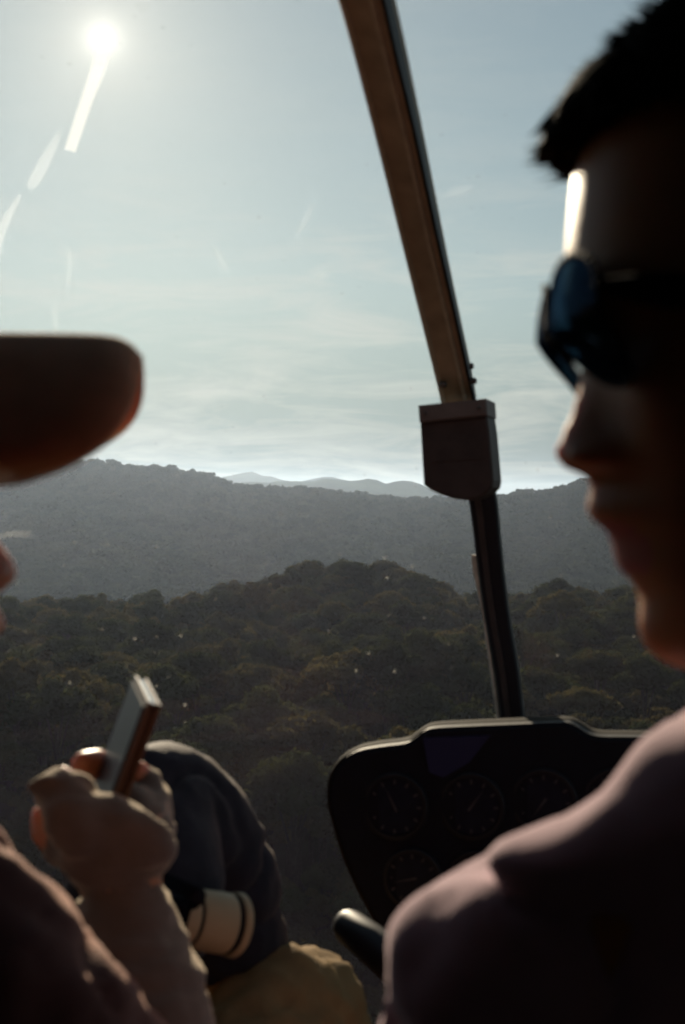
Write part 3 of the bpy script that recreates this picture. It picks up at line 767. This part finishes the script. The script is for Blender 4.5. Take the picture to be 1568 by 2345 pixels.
M['lens_cream'] = mat('lens_cream', (0.36, 0.285, 0.165), 0.55, 0.3, var=0.06, vscale=60)
M['rubber'] = mat('rubber', (0.010, 0.009, 0.012), 0.8, 0.03)

M['cap_brown'].node_tree.nodes['Principled BSDF'].inputs['Subsurface Scale'].default_value = 0.0045
M['cap_brown'].node_tree.nodes['Principled BSDF'].inputs['Subsurface Radius'].default_value = (1, 0.75, 0.6)
S0 = 0.52 / FPX
ip = lambda y, t: float(np.interp(y, [a[0] for a in t], [a[1] for a in t]))
PROF = [(-150, 1950), (-100, 1780), (-20, 1640), (60, 1540), (150, 1455), (250, 1385), (330, 1338), (400, 1312), (480, 1304), (560, 1297), (640, 1293), (690, 1292), (730, 1300), (780, 1318), (830, 1330), (880, 1327), (920, 1318), (960, 1304), (1000, 1290), (1030, 1281), (1050, 1282), (1068, 1293), (1080, 1316), (1090, 1350), (1100, 1368), (1120, 1360), (1140, 1349), (1165, 1345), (1185, 1353), (1200, 1376), (1215, 1400), (1235, 1403), (1260, 1408), (1285, 1412), (1305, 1422), (1325, 1445), (1345, 1463), (1370, 1470), (1400, 1467), (1430, 1466), (1460, 1472), (1485, 1485), (1505, 1505), (1525, 1545), (1540, 1610)]
BASE = [(-150, 1950), (-100, 1780), (-20, 1640), (60, 1540), (150, 1455), (250, 1385), (330, 1338), (400, 1312), (480, 1304), (560, 1298), (640, 1300), (760, 1325), (900, 1360), (1000, 1390), (1090, 1408), (1200, 1436), (1300, 1470), (1400, 1495), (1500, 1540), (1540, 1610)]
BACK = [(-150, 2050), (-100, 2250), (0, 2400), (150, 2500), (350, 2560), (600, 2560), (800, 2500), (950, 2420), (1100, 2330), (1200, 2240), (1300, 2100), (1400, 1960), (1500, 1800), (1540, 1700)]
WID = [(-150, 60), (-120, 230), (-60, 350), (0, 400), (150, 455), (300, 475), (500, 480), (700, 465), (900, 445), (1050, 420), (1200, 375), (1300, 330), (1400, 270), (1480, 200), (1540, 80)]
SIG = [(640, 30), (830, 9), (950, 12), (1030, 19), (1072, 20), (1095, 15), (1165, 24), (1215, 24), (1260, 22), (1345, 30), (1430, 22), (1540, 20)]

def head_rings(grow=0.0, ny=120, na=72, y0=-150, y1=1540):
    """list of rings of (f, s, u) in metres: forward, side, up"""
    rings = []
    for j in range(ny):
        py = y0 + (y1 - y0) * j / (ny - 1)
        b, bk, wd = ip(py, BASE), ip(py, BACK), ip(py, WID) * S0 + grow
        fc = (1300 - (b + bk) / 2) * S0; a_ = (bk - b) / 2 * S0 + grow
        dl = (b - ip(py, PROF)) * S0 * 1.10; sg = ip(py, SIG) * 1e-3
        ring = []
        for i in range(na):
            t = 2 * math.pi * i / na; c, s_ = math.cos(t), math.sin(t); n = 2 / 2.25
            f = fc + a_ * math.copysign(abs(c) ** n, c); s = wd * math.copysign(abs(s_) ** n, s_)
            if c > 0:
                f += dl * math.exp(-(s / sg) ** 2)
                for q in (-1, 1):
                    f += 0.008 * math.exp(-((s - q * 0.0165) / 0.0065) ** 2 - ((py - 1052) / 26) ** 2)
                    f -= 0.007 * math.exp(-((s - q * 0.032) / 0.013) ** 2 - ((py - 800) / 55) ** 2)
                    f += 0.004 * math.exp(-((s - q * 0.045) / 0.014) ** 2 - ((py - 960) / 90) ** 2)
            ring.append((f, s, (1150 - py) * S0))
        rings.append(ring)
    return rings

class Head:
    def __init__(self, origin, F, tilt=0.0, scale=1.0):
        self.o = origin; self.F = F.normalized(); self.S = self.F.cross(Z).normalized(); self.ct, self.st = math.cos(tilt), math.sin(tilt); self.k = scale
    def __call__(self, f, s, u):
        f, u = (f * self.ct - u * self.st) * self.k, (f * self.st + u * self.ct) * self.k
        return self.o + self.F * f + self.S * (s * self.k) + Z * u
    def px(self, x, y, s): return self((1300 - x) * S0, s, (1150 - y) * S0)

def head_into(bm, hd):
    loft_into(bm, [[hd(*p) for p in r] for r in head_rings()])
    for q in (-1, 1):      # ears
        c = hd.px(1960, 900, q * 0.074)
        chain_into(bm, [(hd.px(1975, 1050, q * .071), .007), (hd.px(2000, 960, q * .077), .009, .006), (hd.px(2030, 850, q * .081), .010, .006), (hd.px(2010, 780, q * .080), .009, .006), (hd.px(1950, 770, q * .076), .008, .006), (hd.px(1930, 860, q * .073), .006)], seg=10)

def hair_mesh(hd, n, cap_y=420, spike=0.020, seed=1):
    rings = head_rings(grow=0.0125, ny=90, na=80); rg = random.Random(seed); bm = bmesh.new()
    def hairline(f, y):      # hair covers crown, sides and nape but not the face
        x = 1300 - f / S0
        lim = 362 if x < 1450 else 362 + (x - 1450) * 1.18
        return y < min(lim, 1180)
    vs = {}
    for j, r in enumerate(rings):
        for i, p in enumerate(r):
            y = 1150 - p[2] / S0
            if hairline(p[0], y): vs[(j, i)] = bm.verts.new(hd(*p))
    na = len(rings[0])
    for j in range(len(rings) - 1):
        for i in range(na):
            k = [(j, i), (j, (i + 1) % na), (j + 1, (i + 1) % na), (j + 1, i)]
            if all(x in vs for x in k): bm.faces.new([vs[x] for x in k])
    keys = list(vs)
    for _ in range(n):
        j, i = rg.choice(keys); p = rings[j][i]; c = (-0.10, 0, 0.12)
        out = Vector((p[0] - c[0], p[1], p[2] - c[2])).normalized(); front = max(0.0, min(1, (p[0] + 0.06) / 0.06))
        g = (out * (1.0 - 0.35 * front) + Vector((0.75 * front, 0, -0.30 * front)) + Vector((rg.gauss(0, .22), rg.gauss(0, .22), rg.gauss(0, .18)))).normalized()
        ln = spike * rg.uniform(.35, 1.0) * (0.75 + 0.55 * front); w_ = rg.uniform(.0006, .0013)
        a0 = Vector(p) - out * .004; tip = Vector(p) + g * ln
        t1 = g.cross(Vector((.3, .5, .8))).normalized(); t2 = g.cross(t1)
        b_ = [bm.verts.new(hd(*(a0 + t1 * (w_ * math.cos(a)) + t2 * (w_ * math.sin(a))))) for a in (0, 2.1, 4.2)]
        tp = bm.verts.new(hd(*tip))
        for q in range(3): bm.faces.new((b_[q], b_[(q + 1) % 3], tp))
    chain_into(bm, smooth_path([(hd.px(1440, 240, 0), .046, .019), (hd.px(1370, 262, 0), .044, .0165), (hd.px(1300, 303, 0), .032, .0095), (hd.px(1246, 344, 0), .014, .0032)], 3), seg=20)
    for _ in range(420):     # the tuft that juts over the forehead
        s = rg.uniform(-.045, .045); x0 = 1335 + rg.uniform(-15, 50); y0 = 296 + rg.uniform(-40, 40)
        ln = rg.uniform(.5, 1.0) * math.exp(-(s / .035) ** 2)
        pts = [hd.px(x0, y0, s), hd.px(x0 - 60 * ln, y0 + 8 * ln - 8, s * .9), hd.px(x0 - 116 * ln, y0 + 46 * ln, s * .7 + rg.gauss(0, .003))]
        for a, b, ra, rb in ((0, 1, .0020, .0016), (1, 2, .0016, .0003)):
            d = pts[b] - pts[a]; t1, t2 = frame_of(d)
            ra_ = [bm.verts.new(pts[a] + t1 * (ra * math.cos(t)) + t2 * (ra * math.sin(t))) for t in (0, 2.1, 4.2)]
            rb_ = [bm.verts.new(pts[b] + t1 * (rb * math.cos(t)) + t2 * (rb * math.sin(t))) for t in (0, 2.1, 4.2)]
            for q in range(3): bm.faces.new((ra_[q], ra_[(q + 1) % 3], rb_[(q + 1) % 3], rb_[q]))
    me = bpy.data.meshes.new('hair'); bm.to_mesh(me); bm.free(); return me

def torso_into(bm, pelvis, chest, top, k=1.0):
    chain_into(bm, [(pelvis, .165 * k, .115 * k), (pelvis * .5 + chest * .5, .155 * k, .11 * k), (chest, .165 * k, .115 * k), (top, .120 * k, .080 * k)], hint=H, seg=28)

def hand_into(bm, wrist, aim, side, k=1.0):
    """relaxed curled hand: palm, four fingers of different lengths and a thumb off its side"""
    a = aim.normalized(); s = (side - a * side.dot(a)).normalized(); n = a.cross(s)
    chain_into(bm, [(wrist, .024, .018), (wrist + a * .03, .034, .015), (wrist + a * .085, .038, .013)], hint=n, seg=14)
    for i, ln in enumerate((.066, .076, .070, .054)):
        b = wrist + a * .085 + s * (.028 - .0185 * i)
        chain_into(bm, [(b, .0095), (b + a * ln * .45 + n * ln * .10, .0088), (b + a * ln * .72 + n * ln * .42, .008), (b + a * ln * .74 + n * ln * .72, .007)], seg=10)
    b = wrist + a * .03 + s * .030
    chain_into(bm, [(b, .012), (b + a * .03 + s * .022, .0105), (b + a * .058 + s * .022 + n * .012, .0085)], seg=10)

# --- the person in sunglasses
pilot = empty('person', Vector((0.28, 0.46, -0.66)), 'person in mauve shirt and dark wraparound sunglasses, short black hair, head turned in profile', 'person')
AL = math.radians(-2)
hd = Head(at(1300, 1150, 0.52), Vector((-math.cos(AL), -math.sin(AL), 0)))
Nk = Vector((0.262, 0.475, -0.055)); SL = Vector((0.072, 0.53, -0.186)); SRt = Vector((0.45, 0.435, -0.19))
elb = Vector((0.012, 0.70, -0.430)); wri = Vector((0.040, 0.945, -0.430)); elbR = Vector((0.52, 0.56, -0.44)); wriR = Vector((0.40, 0.80, -0.50))
pel = Vector((0.31, 0.43, -0.57)); che = Vector((0.275, 0.455, -0.29)); ctop = Vector((0.262, 0.465, -0.135))
LEGS_P = [[(Vector((0.22, 0.47, -0.58)), .085), (Vector((0.215, 0.93, -0.56)), .062), (Vector((0.25, 1.16, -0.90)), .048)], [(Vector((0.40, 0.43, -0.58)), .085), (Vector((0.50, 0.86, -0.56)), .062), (Vector((0.52, 1.10, -0.90)), .048)]]
bm = bmesh.new(); head_into(bm, hd)
chain_into(bm, [(hd.px(1900, 1050, 0), .062), (hd.px(1930, 1350, 0) * .6 + Nk * .4, .058), (Nk, .062), (ctop, .06)], seg=24)
torso_into(bm, pel, che, ctop, .88)
for a in ([(Nk, .045), (SL * .6 + Nk * .4, .046), (SL, .048), (SL * .5 + elb * .5, .043), (elb, .036), (elb * .6 + wri * .4, .036), (wri, .024)], [(Nk, .045), (SRt, .048), (elbR, .036), (wriR, .024)]): chain_into(bm, a)
for l in LEGS_P: chain_into(bm, [(p, r * .85) for p, r in l])
hand_into(bm, wri, Vector((.1, 1, .05)), Vector((1, 0, .3))); hand_into(bm, wriR, Vector((-.2, 1, -.1)), Vector((-1, 0, .3)))
me = remeshed(bm, 0.0034, smooth=2)
bo = link_mesh('body', me, M['skin'], pilot); me.materials.append(M['lip'])
for p in me.polygons:
    c = p.center - hd.o; f = c.dot(hd.F); s = c.dot(hd.S); y = 1150 - c.z / S0
    if 1192 < y < 1312 and abs(s) < .024 * (1 - ((y - 1250) / 90) ** 2) ** .5 if abs(y - 1250) < 90 else False:
        if f > (1300 - ip(y, BASE)) * S0 - .004: p.material_index = 1
link_mesh('hair', hair_mesh(hd, 9000, spike=0.0085), M['hair'], pilot, smooth=False)
bm = bmesh.new()
torso_into(bm, pel, che, ctop, 1.0)
chain_into(bm, smooth_path([(Nk + Vector((.02, 0, -.035)), .060), (Vector((.170, .503, -.122)), .060), (Vector((.115, .52, -.164)), .061), (SL, .0625), (Vector((.074, .575, -.268)), .058), (Vector((.052, .635, -.335)), .054), (elb, .048), (elb * .6 + wri * .4, .046), (elb * .25 + wri * .75, .038)], 3), seg=20)
chain_into(bm, smooth_path([(Nk + Vector((0, 0, -.035)), .060), (SRt, .063), (elbR, .05), (elbR * .4 + wriR * .6, .04)], 3), seg=20)
chain_into(bm, [(Nk + Vector((0.0, 0.01, -.02)), .070), (Nk + Vector((0.005, 0.01, .012)), .066)], seg=24)
me = remeshed(bm, 0.006, smooth=6)
ripple(me, 0.008, 8.0, 3.3, (.8, 1, 1.5)); crease(me, 0.009, 9.0, 1.7, (.7, 1, 1.2)); ripple(me, 0.002, 26.0, 8.1, (.7, 1, 1.3), 2)
link_mesh('shirt', me, M['shirt_mauve'], pilot)
bm = bmesh.new()
for l in LEGS_P: chain_into(bm, l, seg=18)
chain_into(bm, [(pel - Vector((.09, 0, 0)), .1), (pel + Vector((.09, -.02, 0)), .1)], seg=18)
me = remeshed(bm, .012, smooth=6); ripple(me, .008, 14, 2.2); link_mesh('trousers', me, M['trousers_dark'], pilot)
bm = bmesh.new()
for l in LEGS_P:
    a = l[-1][0]; chain_into(bm, [(a + Vector((0, -.03, -.0)), .045, .04), (a + Vector((.02, .1, -.01)), .045, .032), (a + Vector((.03, .19, -.016)), .036, .024)], seg=12)
link_mesh('shoes', bm_mesh('shoes', bm), M['rubber'], pilot)
# sunglasses
M['lens_tint'] = bpy.data.materials.new('lens_tint'); M['lens_tint'].use_nodes = True
nt = M['lens_tint'].node_tree; [nt.nodes.remove(n) for n in list(nt.nodes)]
o1 = nt.nodes.new('ShaderNodeOutputMaterial'); t1 = nt.nodes.new('ShaderNodeBsdfTransparent'); t1.inputs['Color'].default_value = (0.008, 0.022, 0.038, 1)
g1 = nt.nodes.new('ShaderNodeBsdfGlossy'); g1.inputs['Color'].default_value = (0.22, 0.42, 0.75, 1); g1.inputs['Roughness'].default_value = 0.06
f1 = nt.nodes.new('ShaderNodeFresnel'); f1.inputs['IOR'].default_value = 1.5; x1 = nt.nodes.new('ShaderNodeMixShader')
lw = nt.nodes.new('ShaderNodeLayerWeight'); lw.inputs['Blend'].default_value = 0.25; pw = nt.nodes.new('ShaderNodeMath'); pw.operation = 'MULTIPLY'; pw.inputs[1].default_value = 0.07; nt.links.new(lw.outputs['Facing'], pw.inputs[0]); nt.links.new(pw.outputs[0], x1.inputs[0]); nt.links.new(t1.outputs[0], x1.inputs[1]); nt.links.new(g1.outputs[0], x1.inputs[2]); nt.links.new(x1.outputs[0], o1.inputs['Surface'])
def lens_point(q, a, b):
    """a, b in unit disc; aviator outline on a curved surface"""
    s = q * (0.036 + 0.031 * a); y = 764 + 136 * b + 22 * a * (b > 0) * b
    f = (1300 - 1243) * S0 - 5.2 * (abs(s) - .022) ** 2 - 0.0105 * max(0, b) ** 1.2 - .0035 * b * b - 0.006 * max(0, b)
    return hd(f, s, (1150 - y) * S0)
frame_bm = bmesh.new()
gl_root = None
bm = bmesh.new(); outs = {}
for q in (-1, 1):
    nr, na = 7, 36; oc = [(math.copysign(abs(math.cos(2 * math.pi * i / na)) ** .8, math.cos(2 * math.pi * i / na)), math.copysign(abs(math.sin(2 * math.pi * i / na)) ** .8, math.sin(2 * math.pi * i / na))) for i in range(na)]
    outs[q] = [lens_point(q, *c) for c in oc]
    for i in range(na):
        a, b = outs[q][i], outs[q][(i + 1) % na]
        chain_into(frame_bm, [(a, .0013), (b, .0013)], seg=6, dome=False)
    chain_into(frame_bm, smooth_path([(lens_point(q, 1, -.35), .0022), (hd.px(1450, 735, q * .073), .0060), (hd.px(1700, 755, q * .078), .0045), (hd.px(1950, 770, q * .081), .0024), (hd.px(2060, 840, q * .080), .002)], 4), seg=8)
chain_into(frame_bm, smooth_path([(lens_point(-1, -1, -.3), .002), (hd.px(1258, 745, 0), .002), (lens_point(1, -1, -.3), .002)], 4), seg=8)
gl_root = link_mesh('sunglasses', bm_mesh('sunglasses', frame_bm), M['rubber'], pilot)
for q in (-1, 1):
    bm = bmesh.new(); c0 = bm.verts.new(lens_point(q, 0, 0)); prev = None
    for k in range(1, 8):
        ring = [bm.verts.new(lens_point(q, math.copysign(abs(math.cos(t)) ** .8, math.cos(t)) * k / 7, math.copysign(abs(math.sin(t)) ** .8, math.sin(t)) * k / 7)) for t in [2 * math.pi * i / 36 for i in range(36)]]
        for i in range(36):
            if prev is None: bm.faces.new((c0, ring[i], ring[(i + 1) % 36]))
            else: bm.faces.new((prev[i], ring[i], ring[(i + 1) % 36], prev[(i + 1) % 36]))
        prev = ring
    link_mesh('lens', bm_mesh('lens', bm), M['lens_tint'], gl_root)

# --- the person in the cap
pas = empty('person', Vector((-0.27, 0.62, -0.66)), 'person in brown peaked cap and pale fingerless glove, holding up a phone', 'person')
F2 = Vector((1, 0.10, 0)).normalized()
tilt = math.radians(14)
tipl = Vector(((1300 - 1281) * S0, 0, (1150 - 1035) * S0)); tipw = at(33, 1300, 0.585)
hd2 = Head(Vector((0, 0, 0)), F2, tilt, 0.97); hd2.o = tipw - (hd2(*tipl) - hd2.o)
Nk2 = Vector((-0.285, 0.645, -0.10)); SR2 = Vector((-0.156, 0.605, -0.205)); SL2 = Vector((-0.47, 0.70, -0.20))
el2 = Vector((-0.066, 0.700, -0.385)); wr2 = at(280, 2030, 0.815); elL = Vector((-0.50, 0.80, -0.44)); wrL = Vector((-0.30, 0.93, -0.42))
pel2 = Vector((-0.27, 0.60, -0.57)); che2 = Vector((-0.285, 0.635, -0.31)); ct2 = Vector((-0.287, 0.645, -0.165))
K1 = at(396, 1935, 1.10); K2 = at(655, 2325, 1.13)
LEGS_2 = [[(Vector((-0.33, 0.63, -0.60)), .088), (K1 * .5 + Vector((-0.33, 0.63, -0.60)) * .5, .078), (K1 + Vector((0, 0, -.012)), .044), (at(480, 2250, 1.15), .044), (at(600, 2700, 1.24), .042), (Vector((-.05, 1.27, -.93)), .042)],
          [(Vector((-0.20, 0.60, -0.60)), .088), (K2 * .5 + Vector((-0.20, 0.60, -0.60)) * .5, .074), (K2, .053), (at(730, 2560, 1.19), .054), (Vector((0.0, 1.22, -0.93)), .046)]]
bm = bmesh.new(); head_into(bm, hd2)
chain_into(bm, [(hd2.px(1900, 1050, 0), .058), (hd2.px(1930, 1300, 0) * .5 + Nk2 * .5, .056), (Nk2, .06), (ct2, .06)], seg=24)
torso_into(bm, pel2, che2, ct2, .86)
for a in ([(Nk2, .042), (SR2, .044), (SR2 * .5 + el2 * .5, .038), (el2, .034), (el2 * .6 + wr2 * .4, .033), (wr2, .022)], [(Nk2, .042), (SL2, .044), (elL, .034), (wrL, .022)]): chain_into(bm, a)
for l in LEGS_2: chain_into(bm, [(p, r * .85) for p, r in l])
hand_into(bm, wrL, Vector((1, .3, 0)), Vector((0, .3, 1)))
# the right hand round the phone: palm, thumb and four fingers
PALM = [(wr2, .023), (at(262, 1960, .800), .030, .017), (at(255, 1905, .795), .031, .016)]
FING = {'thumb': [(at(195, 1900, .790), .0160), (at(150, 1855, .788), .0140), (at(124, 1812, .792), .0148), (at(146, 1798, .797), .0130), (at(176, 1806, .803), .0095)],
        'index': [(at(300, 1890, .865), .012), (at(290, 1840, .885), .0105), (at(255, 1785, .885), .0105), (at(222, 1748, .872), .0108), (at(192, 1748, .862), .0092)],
        'middle': [(at(345, 1895, .825), .0130), (at(352, 1848, .842), .0118), (at(338, 1800, .855), .0108), (at(318, 1768, .852), .0085)],
        'ring': [(at(318, 1905, .815), .0120), (at(322, 1862, .826), .0105), (at(308, 1832, .832), .0095), (at(294, 1814, .832), .0085)],
        'pinky': [(at(175, 1950, .805), .0115), (at(138, 1932, .808), .0108), (at(104, 1906, .812), .0100), (at(98, 1870, .815), .0088)]}
chain_into(bm, PALM, seg=16)
for c in FING.values(): chain_into(bm, [(n[0], n[1] * .93) for n in c], seg=12)
me = remeshed(bm, 0.0040, smooth=2)
link_mesh('body', me, M['skin_pale'], pas)
bm = bmesh.new()
chain_into(bm, smooth_path([(el2 * .55 + wr2 * .45, .037, .037), (wr2, .0265, .026), (PALM[1][0], .0335, .0205), (PALM[2][0], .0345, .0185)], 4), seg=18)
for k, c in FING.items():
    n = {'thumb': 5, 'index': 3, 'middle': 3, 'ring': 3, 'pinky': 2}[k]
    chain_into(bm, [(x[0], x[1] + .0016) for x in c[:n]], seg=12)
me = remeshed(bm, 0.003, smooth=4); ripple(me, .0045, 30, 1.1, (.6, .6, 1.5)); link_mesh('glove', me, M['glove'], pas)
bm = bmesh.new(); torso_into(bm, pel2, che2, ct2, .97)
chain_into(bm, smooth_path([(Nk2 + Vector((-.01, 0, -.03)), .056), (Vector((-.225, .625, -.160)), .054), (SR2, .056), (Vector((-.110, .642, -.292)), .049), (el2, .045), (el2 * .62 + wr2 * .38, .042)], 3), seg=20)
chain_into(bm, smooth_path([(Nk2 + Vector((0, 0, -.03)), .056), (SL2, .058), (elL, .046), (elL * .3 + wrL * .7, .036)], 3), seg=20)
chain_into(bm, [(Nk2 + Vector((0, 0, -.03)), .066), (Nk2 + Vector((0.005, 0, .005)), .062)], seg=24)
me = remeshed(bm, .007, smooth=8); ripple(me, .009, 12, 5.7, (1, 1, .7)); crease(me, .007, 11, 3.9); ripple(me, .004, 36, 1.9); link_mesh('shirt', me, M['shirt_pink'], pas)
bm = bmesh.new()
for l in LEGS_2: chain_into(bm, smooth_path(l, 3), seg=20)
chain_into(bm, [(pel2 - Vector((.08, 0, 0)), .1), (pel2 + Vector((.08, -.02, 0)), .1)], seg=18)
me = remeshed(bm, .007, smooth=6); ripple(me, .010, 22, 4.4, (1, .6, 1)); ripple(me, .004, 50, 2.4); link_mesh('trousers', me, M['trousers_khaki'], pas)
bm = bmesh.new()
for l in LEGS_2:
    a = l[-1][0]; chain_into(bm, [(a + Vector((0, -.03, .0)), .045, .04), (a + Vector((.02, .1, -.01)), .045, .032), (a + Vector((.03, .19, -.016)), .036, .024)], seg=12)
link_mesh('shoes', bm_mesh('shoes', bm), M['rubber'], pas)
link_mesh('hair', hair_mesh(hd2, 500, seed=4, spike=.012), M['hair'], pas, smooth=False)
# cap: crown, peak, button
rings = head_rings(grow=0.014, ny=60, na=64); bm = bmesh.new()
cr_ = []
for r in rings:
    y = 1150 - r[0][2] / S0
    if y <= 520: cr_.append([hd2(p[0] * 1.0, p[1], p[2] + .004) for p in r])
loft_into(bm, cr_, cap=False)
top = bm.verts.new(sum(cr_[0], Vector()) / len(cr_[0]) + Z * .002); fv = [v for v in bm.verts][:len(cr_[0])]
for i in range(len(fv)): bm.faces.new((fv[i], fv[(i + 1) % len(fv)], top))
capo = link_mesh('cap', bm_mesh('cap', bm), M['cap_brown'], pas)
tipb = at(326, 815, 0.590); S2 = F2.cross(Z).normalized()
W_, FB, DR = .082, .073, .049
def bill(u, v):
    y = u * W_; fr = FB * max(0, 1 - abs(u) ** 4.4) ** .5; root = -0.010 - 0.055 * u * u
    f = root + (fr - root) * v - FB
    z = -DR * (u * u + .004) ** .75 - 0.009 * v ** 14 - 0.007 * u + 0.010
    return tipb + F2 * f + S2 * y + Z * z
bm = bmesh.new(); nu, nv = 41, 22; lay = []
for th in (0, -.0034):
    lay.append([[bm.verts.new(bill(i / (nu - 1) * 2 - 1, j / (nv - 1)) + Z * th) for i in range(nu)] for j in range(nv)])
for k, g in enumerate(lay):
    for j in range(nv - 1):
        for i in range(nu - 1): bm.faces.new((g[j][i], g[j][i + 1], g[j + 1][i + 1], g[j + 1][i]))
for i in range(nu - 1): bm.faces.new((lay[0][-1][i], lay[0][-1][i + 1], lay[1][-1][i + 1], lay[1][-1][i]))
link_mesh('peak', bm_mesh('peak', bm), M['cap_brown'], capo)
bm = bmesh.new(); bmesh.ops.create_uvsphere(bm, u_segments=10, v_segments=6, radius=.006)
tp = sum(cr_[0], Vector()) / len(cr_[0]) + Z * .004
for v in bm.verts: v.co = v.co + tp
link_mesh('button', bm_mesh('button', bm), M['cap_brown'], capo)

# ------------------------------------------------------------------ things held and lying about
# phone
ph = empty('phone', at(300, 1720, .84), 'slim phone with bright metal top edge and brown case side in the gloved hand', 'phone')
wv = Vector((.246, -.964, -.10)).normalized(); Lx = Vector((-.335, .01, -.92)); Lx = (Lx - wv * Lx.dot(wv)).normalized(); tv = Lx.cross(wv).normalized()
if tv.x < 0: tv = -tv
p0 = at(303, 1548, 0.862)      # far upper corner on the screen side
def pbox(name, w0, w1, l0, l1, t0, t1, m, parent, bev=.0015):
    bm = bmesh.new(); bmesh.ops.create_cube(bm, size=1)
    for v in bm.verts: v.co = p0 + wv * (w0 + (v.co.x + .5) * (w1 - w0)) + Lx * (l0 + (v.co.y + .5) * (l1 - l0)) + tv * (t0 + (v.co.z + .5) * (t1 - t0))
    if bev: bmesh.ops.bevel(bm, geom=list(bm.edges), offset=bev, segments=2, affect='EDGES')
    return link_mesh(name, bm_mesh(name, bm), m, parent, smooth=False)
pbox('case', 0, .066, 0.0012, .098, .0012, .0095, M['phone_case'], ph, .0022)
pbox('screen', .0022, .0638, .0035, .096, 0, .0016, M['phone_face'], ph, .0006)
pbox('top_edge', .003, .063, 0, .0016, .0016, .0088, M['phone_top'], ph, .0006)
# camera with a pale lens lying on the lap
cm0 = at(376, 2092, .935); cm1 = at(542, 2118, .965); ax = (cm1 - cm0).normalized(); ln = (cm1 - cm0).length
camr = empty('camera_body', cm0 - ax * .04 - Z * .03, 'cream camera lens with dark rings lying in the lap beside the gloved forearm', 'camera')
s_, u_ = frame_of(ax)
def turn(name, prof, m, parent):
    bm = bmesh.new(); loft_into(bm, [[cm0 + ax * (t * ln) + (s_ * math.cos(a) + u_ * math.sin(a)) * r for a in [i * math.pi / 20 for i in range(40)]] for t, r in prof])
    return link_mesh(name, bm_mesh(name, bm), m, parent)
lens = turn('lens', [(-.06, .0165), (0, .0175), (.02, .0185), (.30, .0192), (.31, .0192)], M['lens_cream'], camr)
turn('focus_ring', [(.312, .0186), (.325, .0188), (.345, .0188), (.358, .0187)], M['rubber'], lens)
turn('barrel', [(.36, .0193), (.37, .0196), (.80, .0203), (.83, .0200)], M['lens_cream'], lens)
turn('zoom_ring', [(.832, .0196), (.85, .0198), (.885, .0199), (.90, .0199)], M['rubber'], lens)
turn('front_rim', [(.902, .0206), (.91, .0212), (.985, .0216), (1.0, .0210), (1.0, .0165), (.96, .016)], M['lens_cream'], lens)
bm = bmesh.new(); bmesh.ops.create_cube(bm, size=1); cc = cm0 - ax * .018
for v in bm.verts: v.co = cc + ax * (v.co.x * .03) + s_ * (v.co.y * .06) + u_ * (v.co.z * .05 - .008)
bmesh.ops.bevel(bm, geom=list(bm.edges), offset=.008, segments=3, affect='EDGES')
link_mesh('housing', bm_mesh('housing', bm), M['rubber'], camr)
# navy jacket bundled over the raised knee
bm = bmesh.new()
jk = [(at(330, 2060, 1.00), .058), (at(340, 1852, 1.05), .0510), (at(428, 1898, 1.09), .0525), (at(478, 2000, 1.12), .055), (at(500, 2130, 1.14), .0555), (at(515, 2300, 1.16), .056), (at(522, 2420, 1.17), .056)]
chain_into(bm, smooth_path(jk, 3), seg=28)
chain_into(bm, smooth_path([(at(452, 1800, 1.07), .010), (at(505, 1812, 1.075), .013), (at(540, 1840, 1.085), .009)], 3), seg=12)
me = remeshed(bm, .0050, smooth=4); ripple(me, .005, 9, 6.6, (.6, .8, 1.8), 2); crease(me, .006, 7.0, 2.2, (1, 1, 2.0)); ripple(me, .0015, 45, 3.1)
jo = link_mesh('jacket', me, M['navy_cloth']); tag(jo, 'dark navy jacket bundled over the raised knee behind the gloved hand', 'jacket')
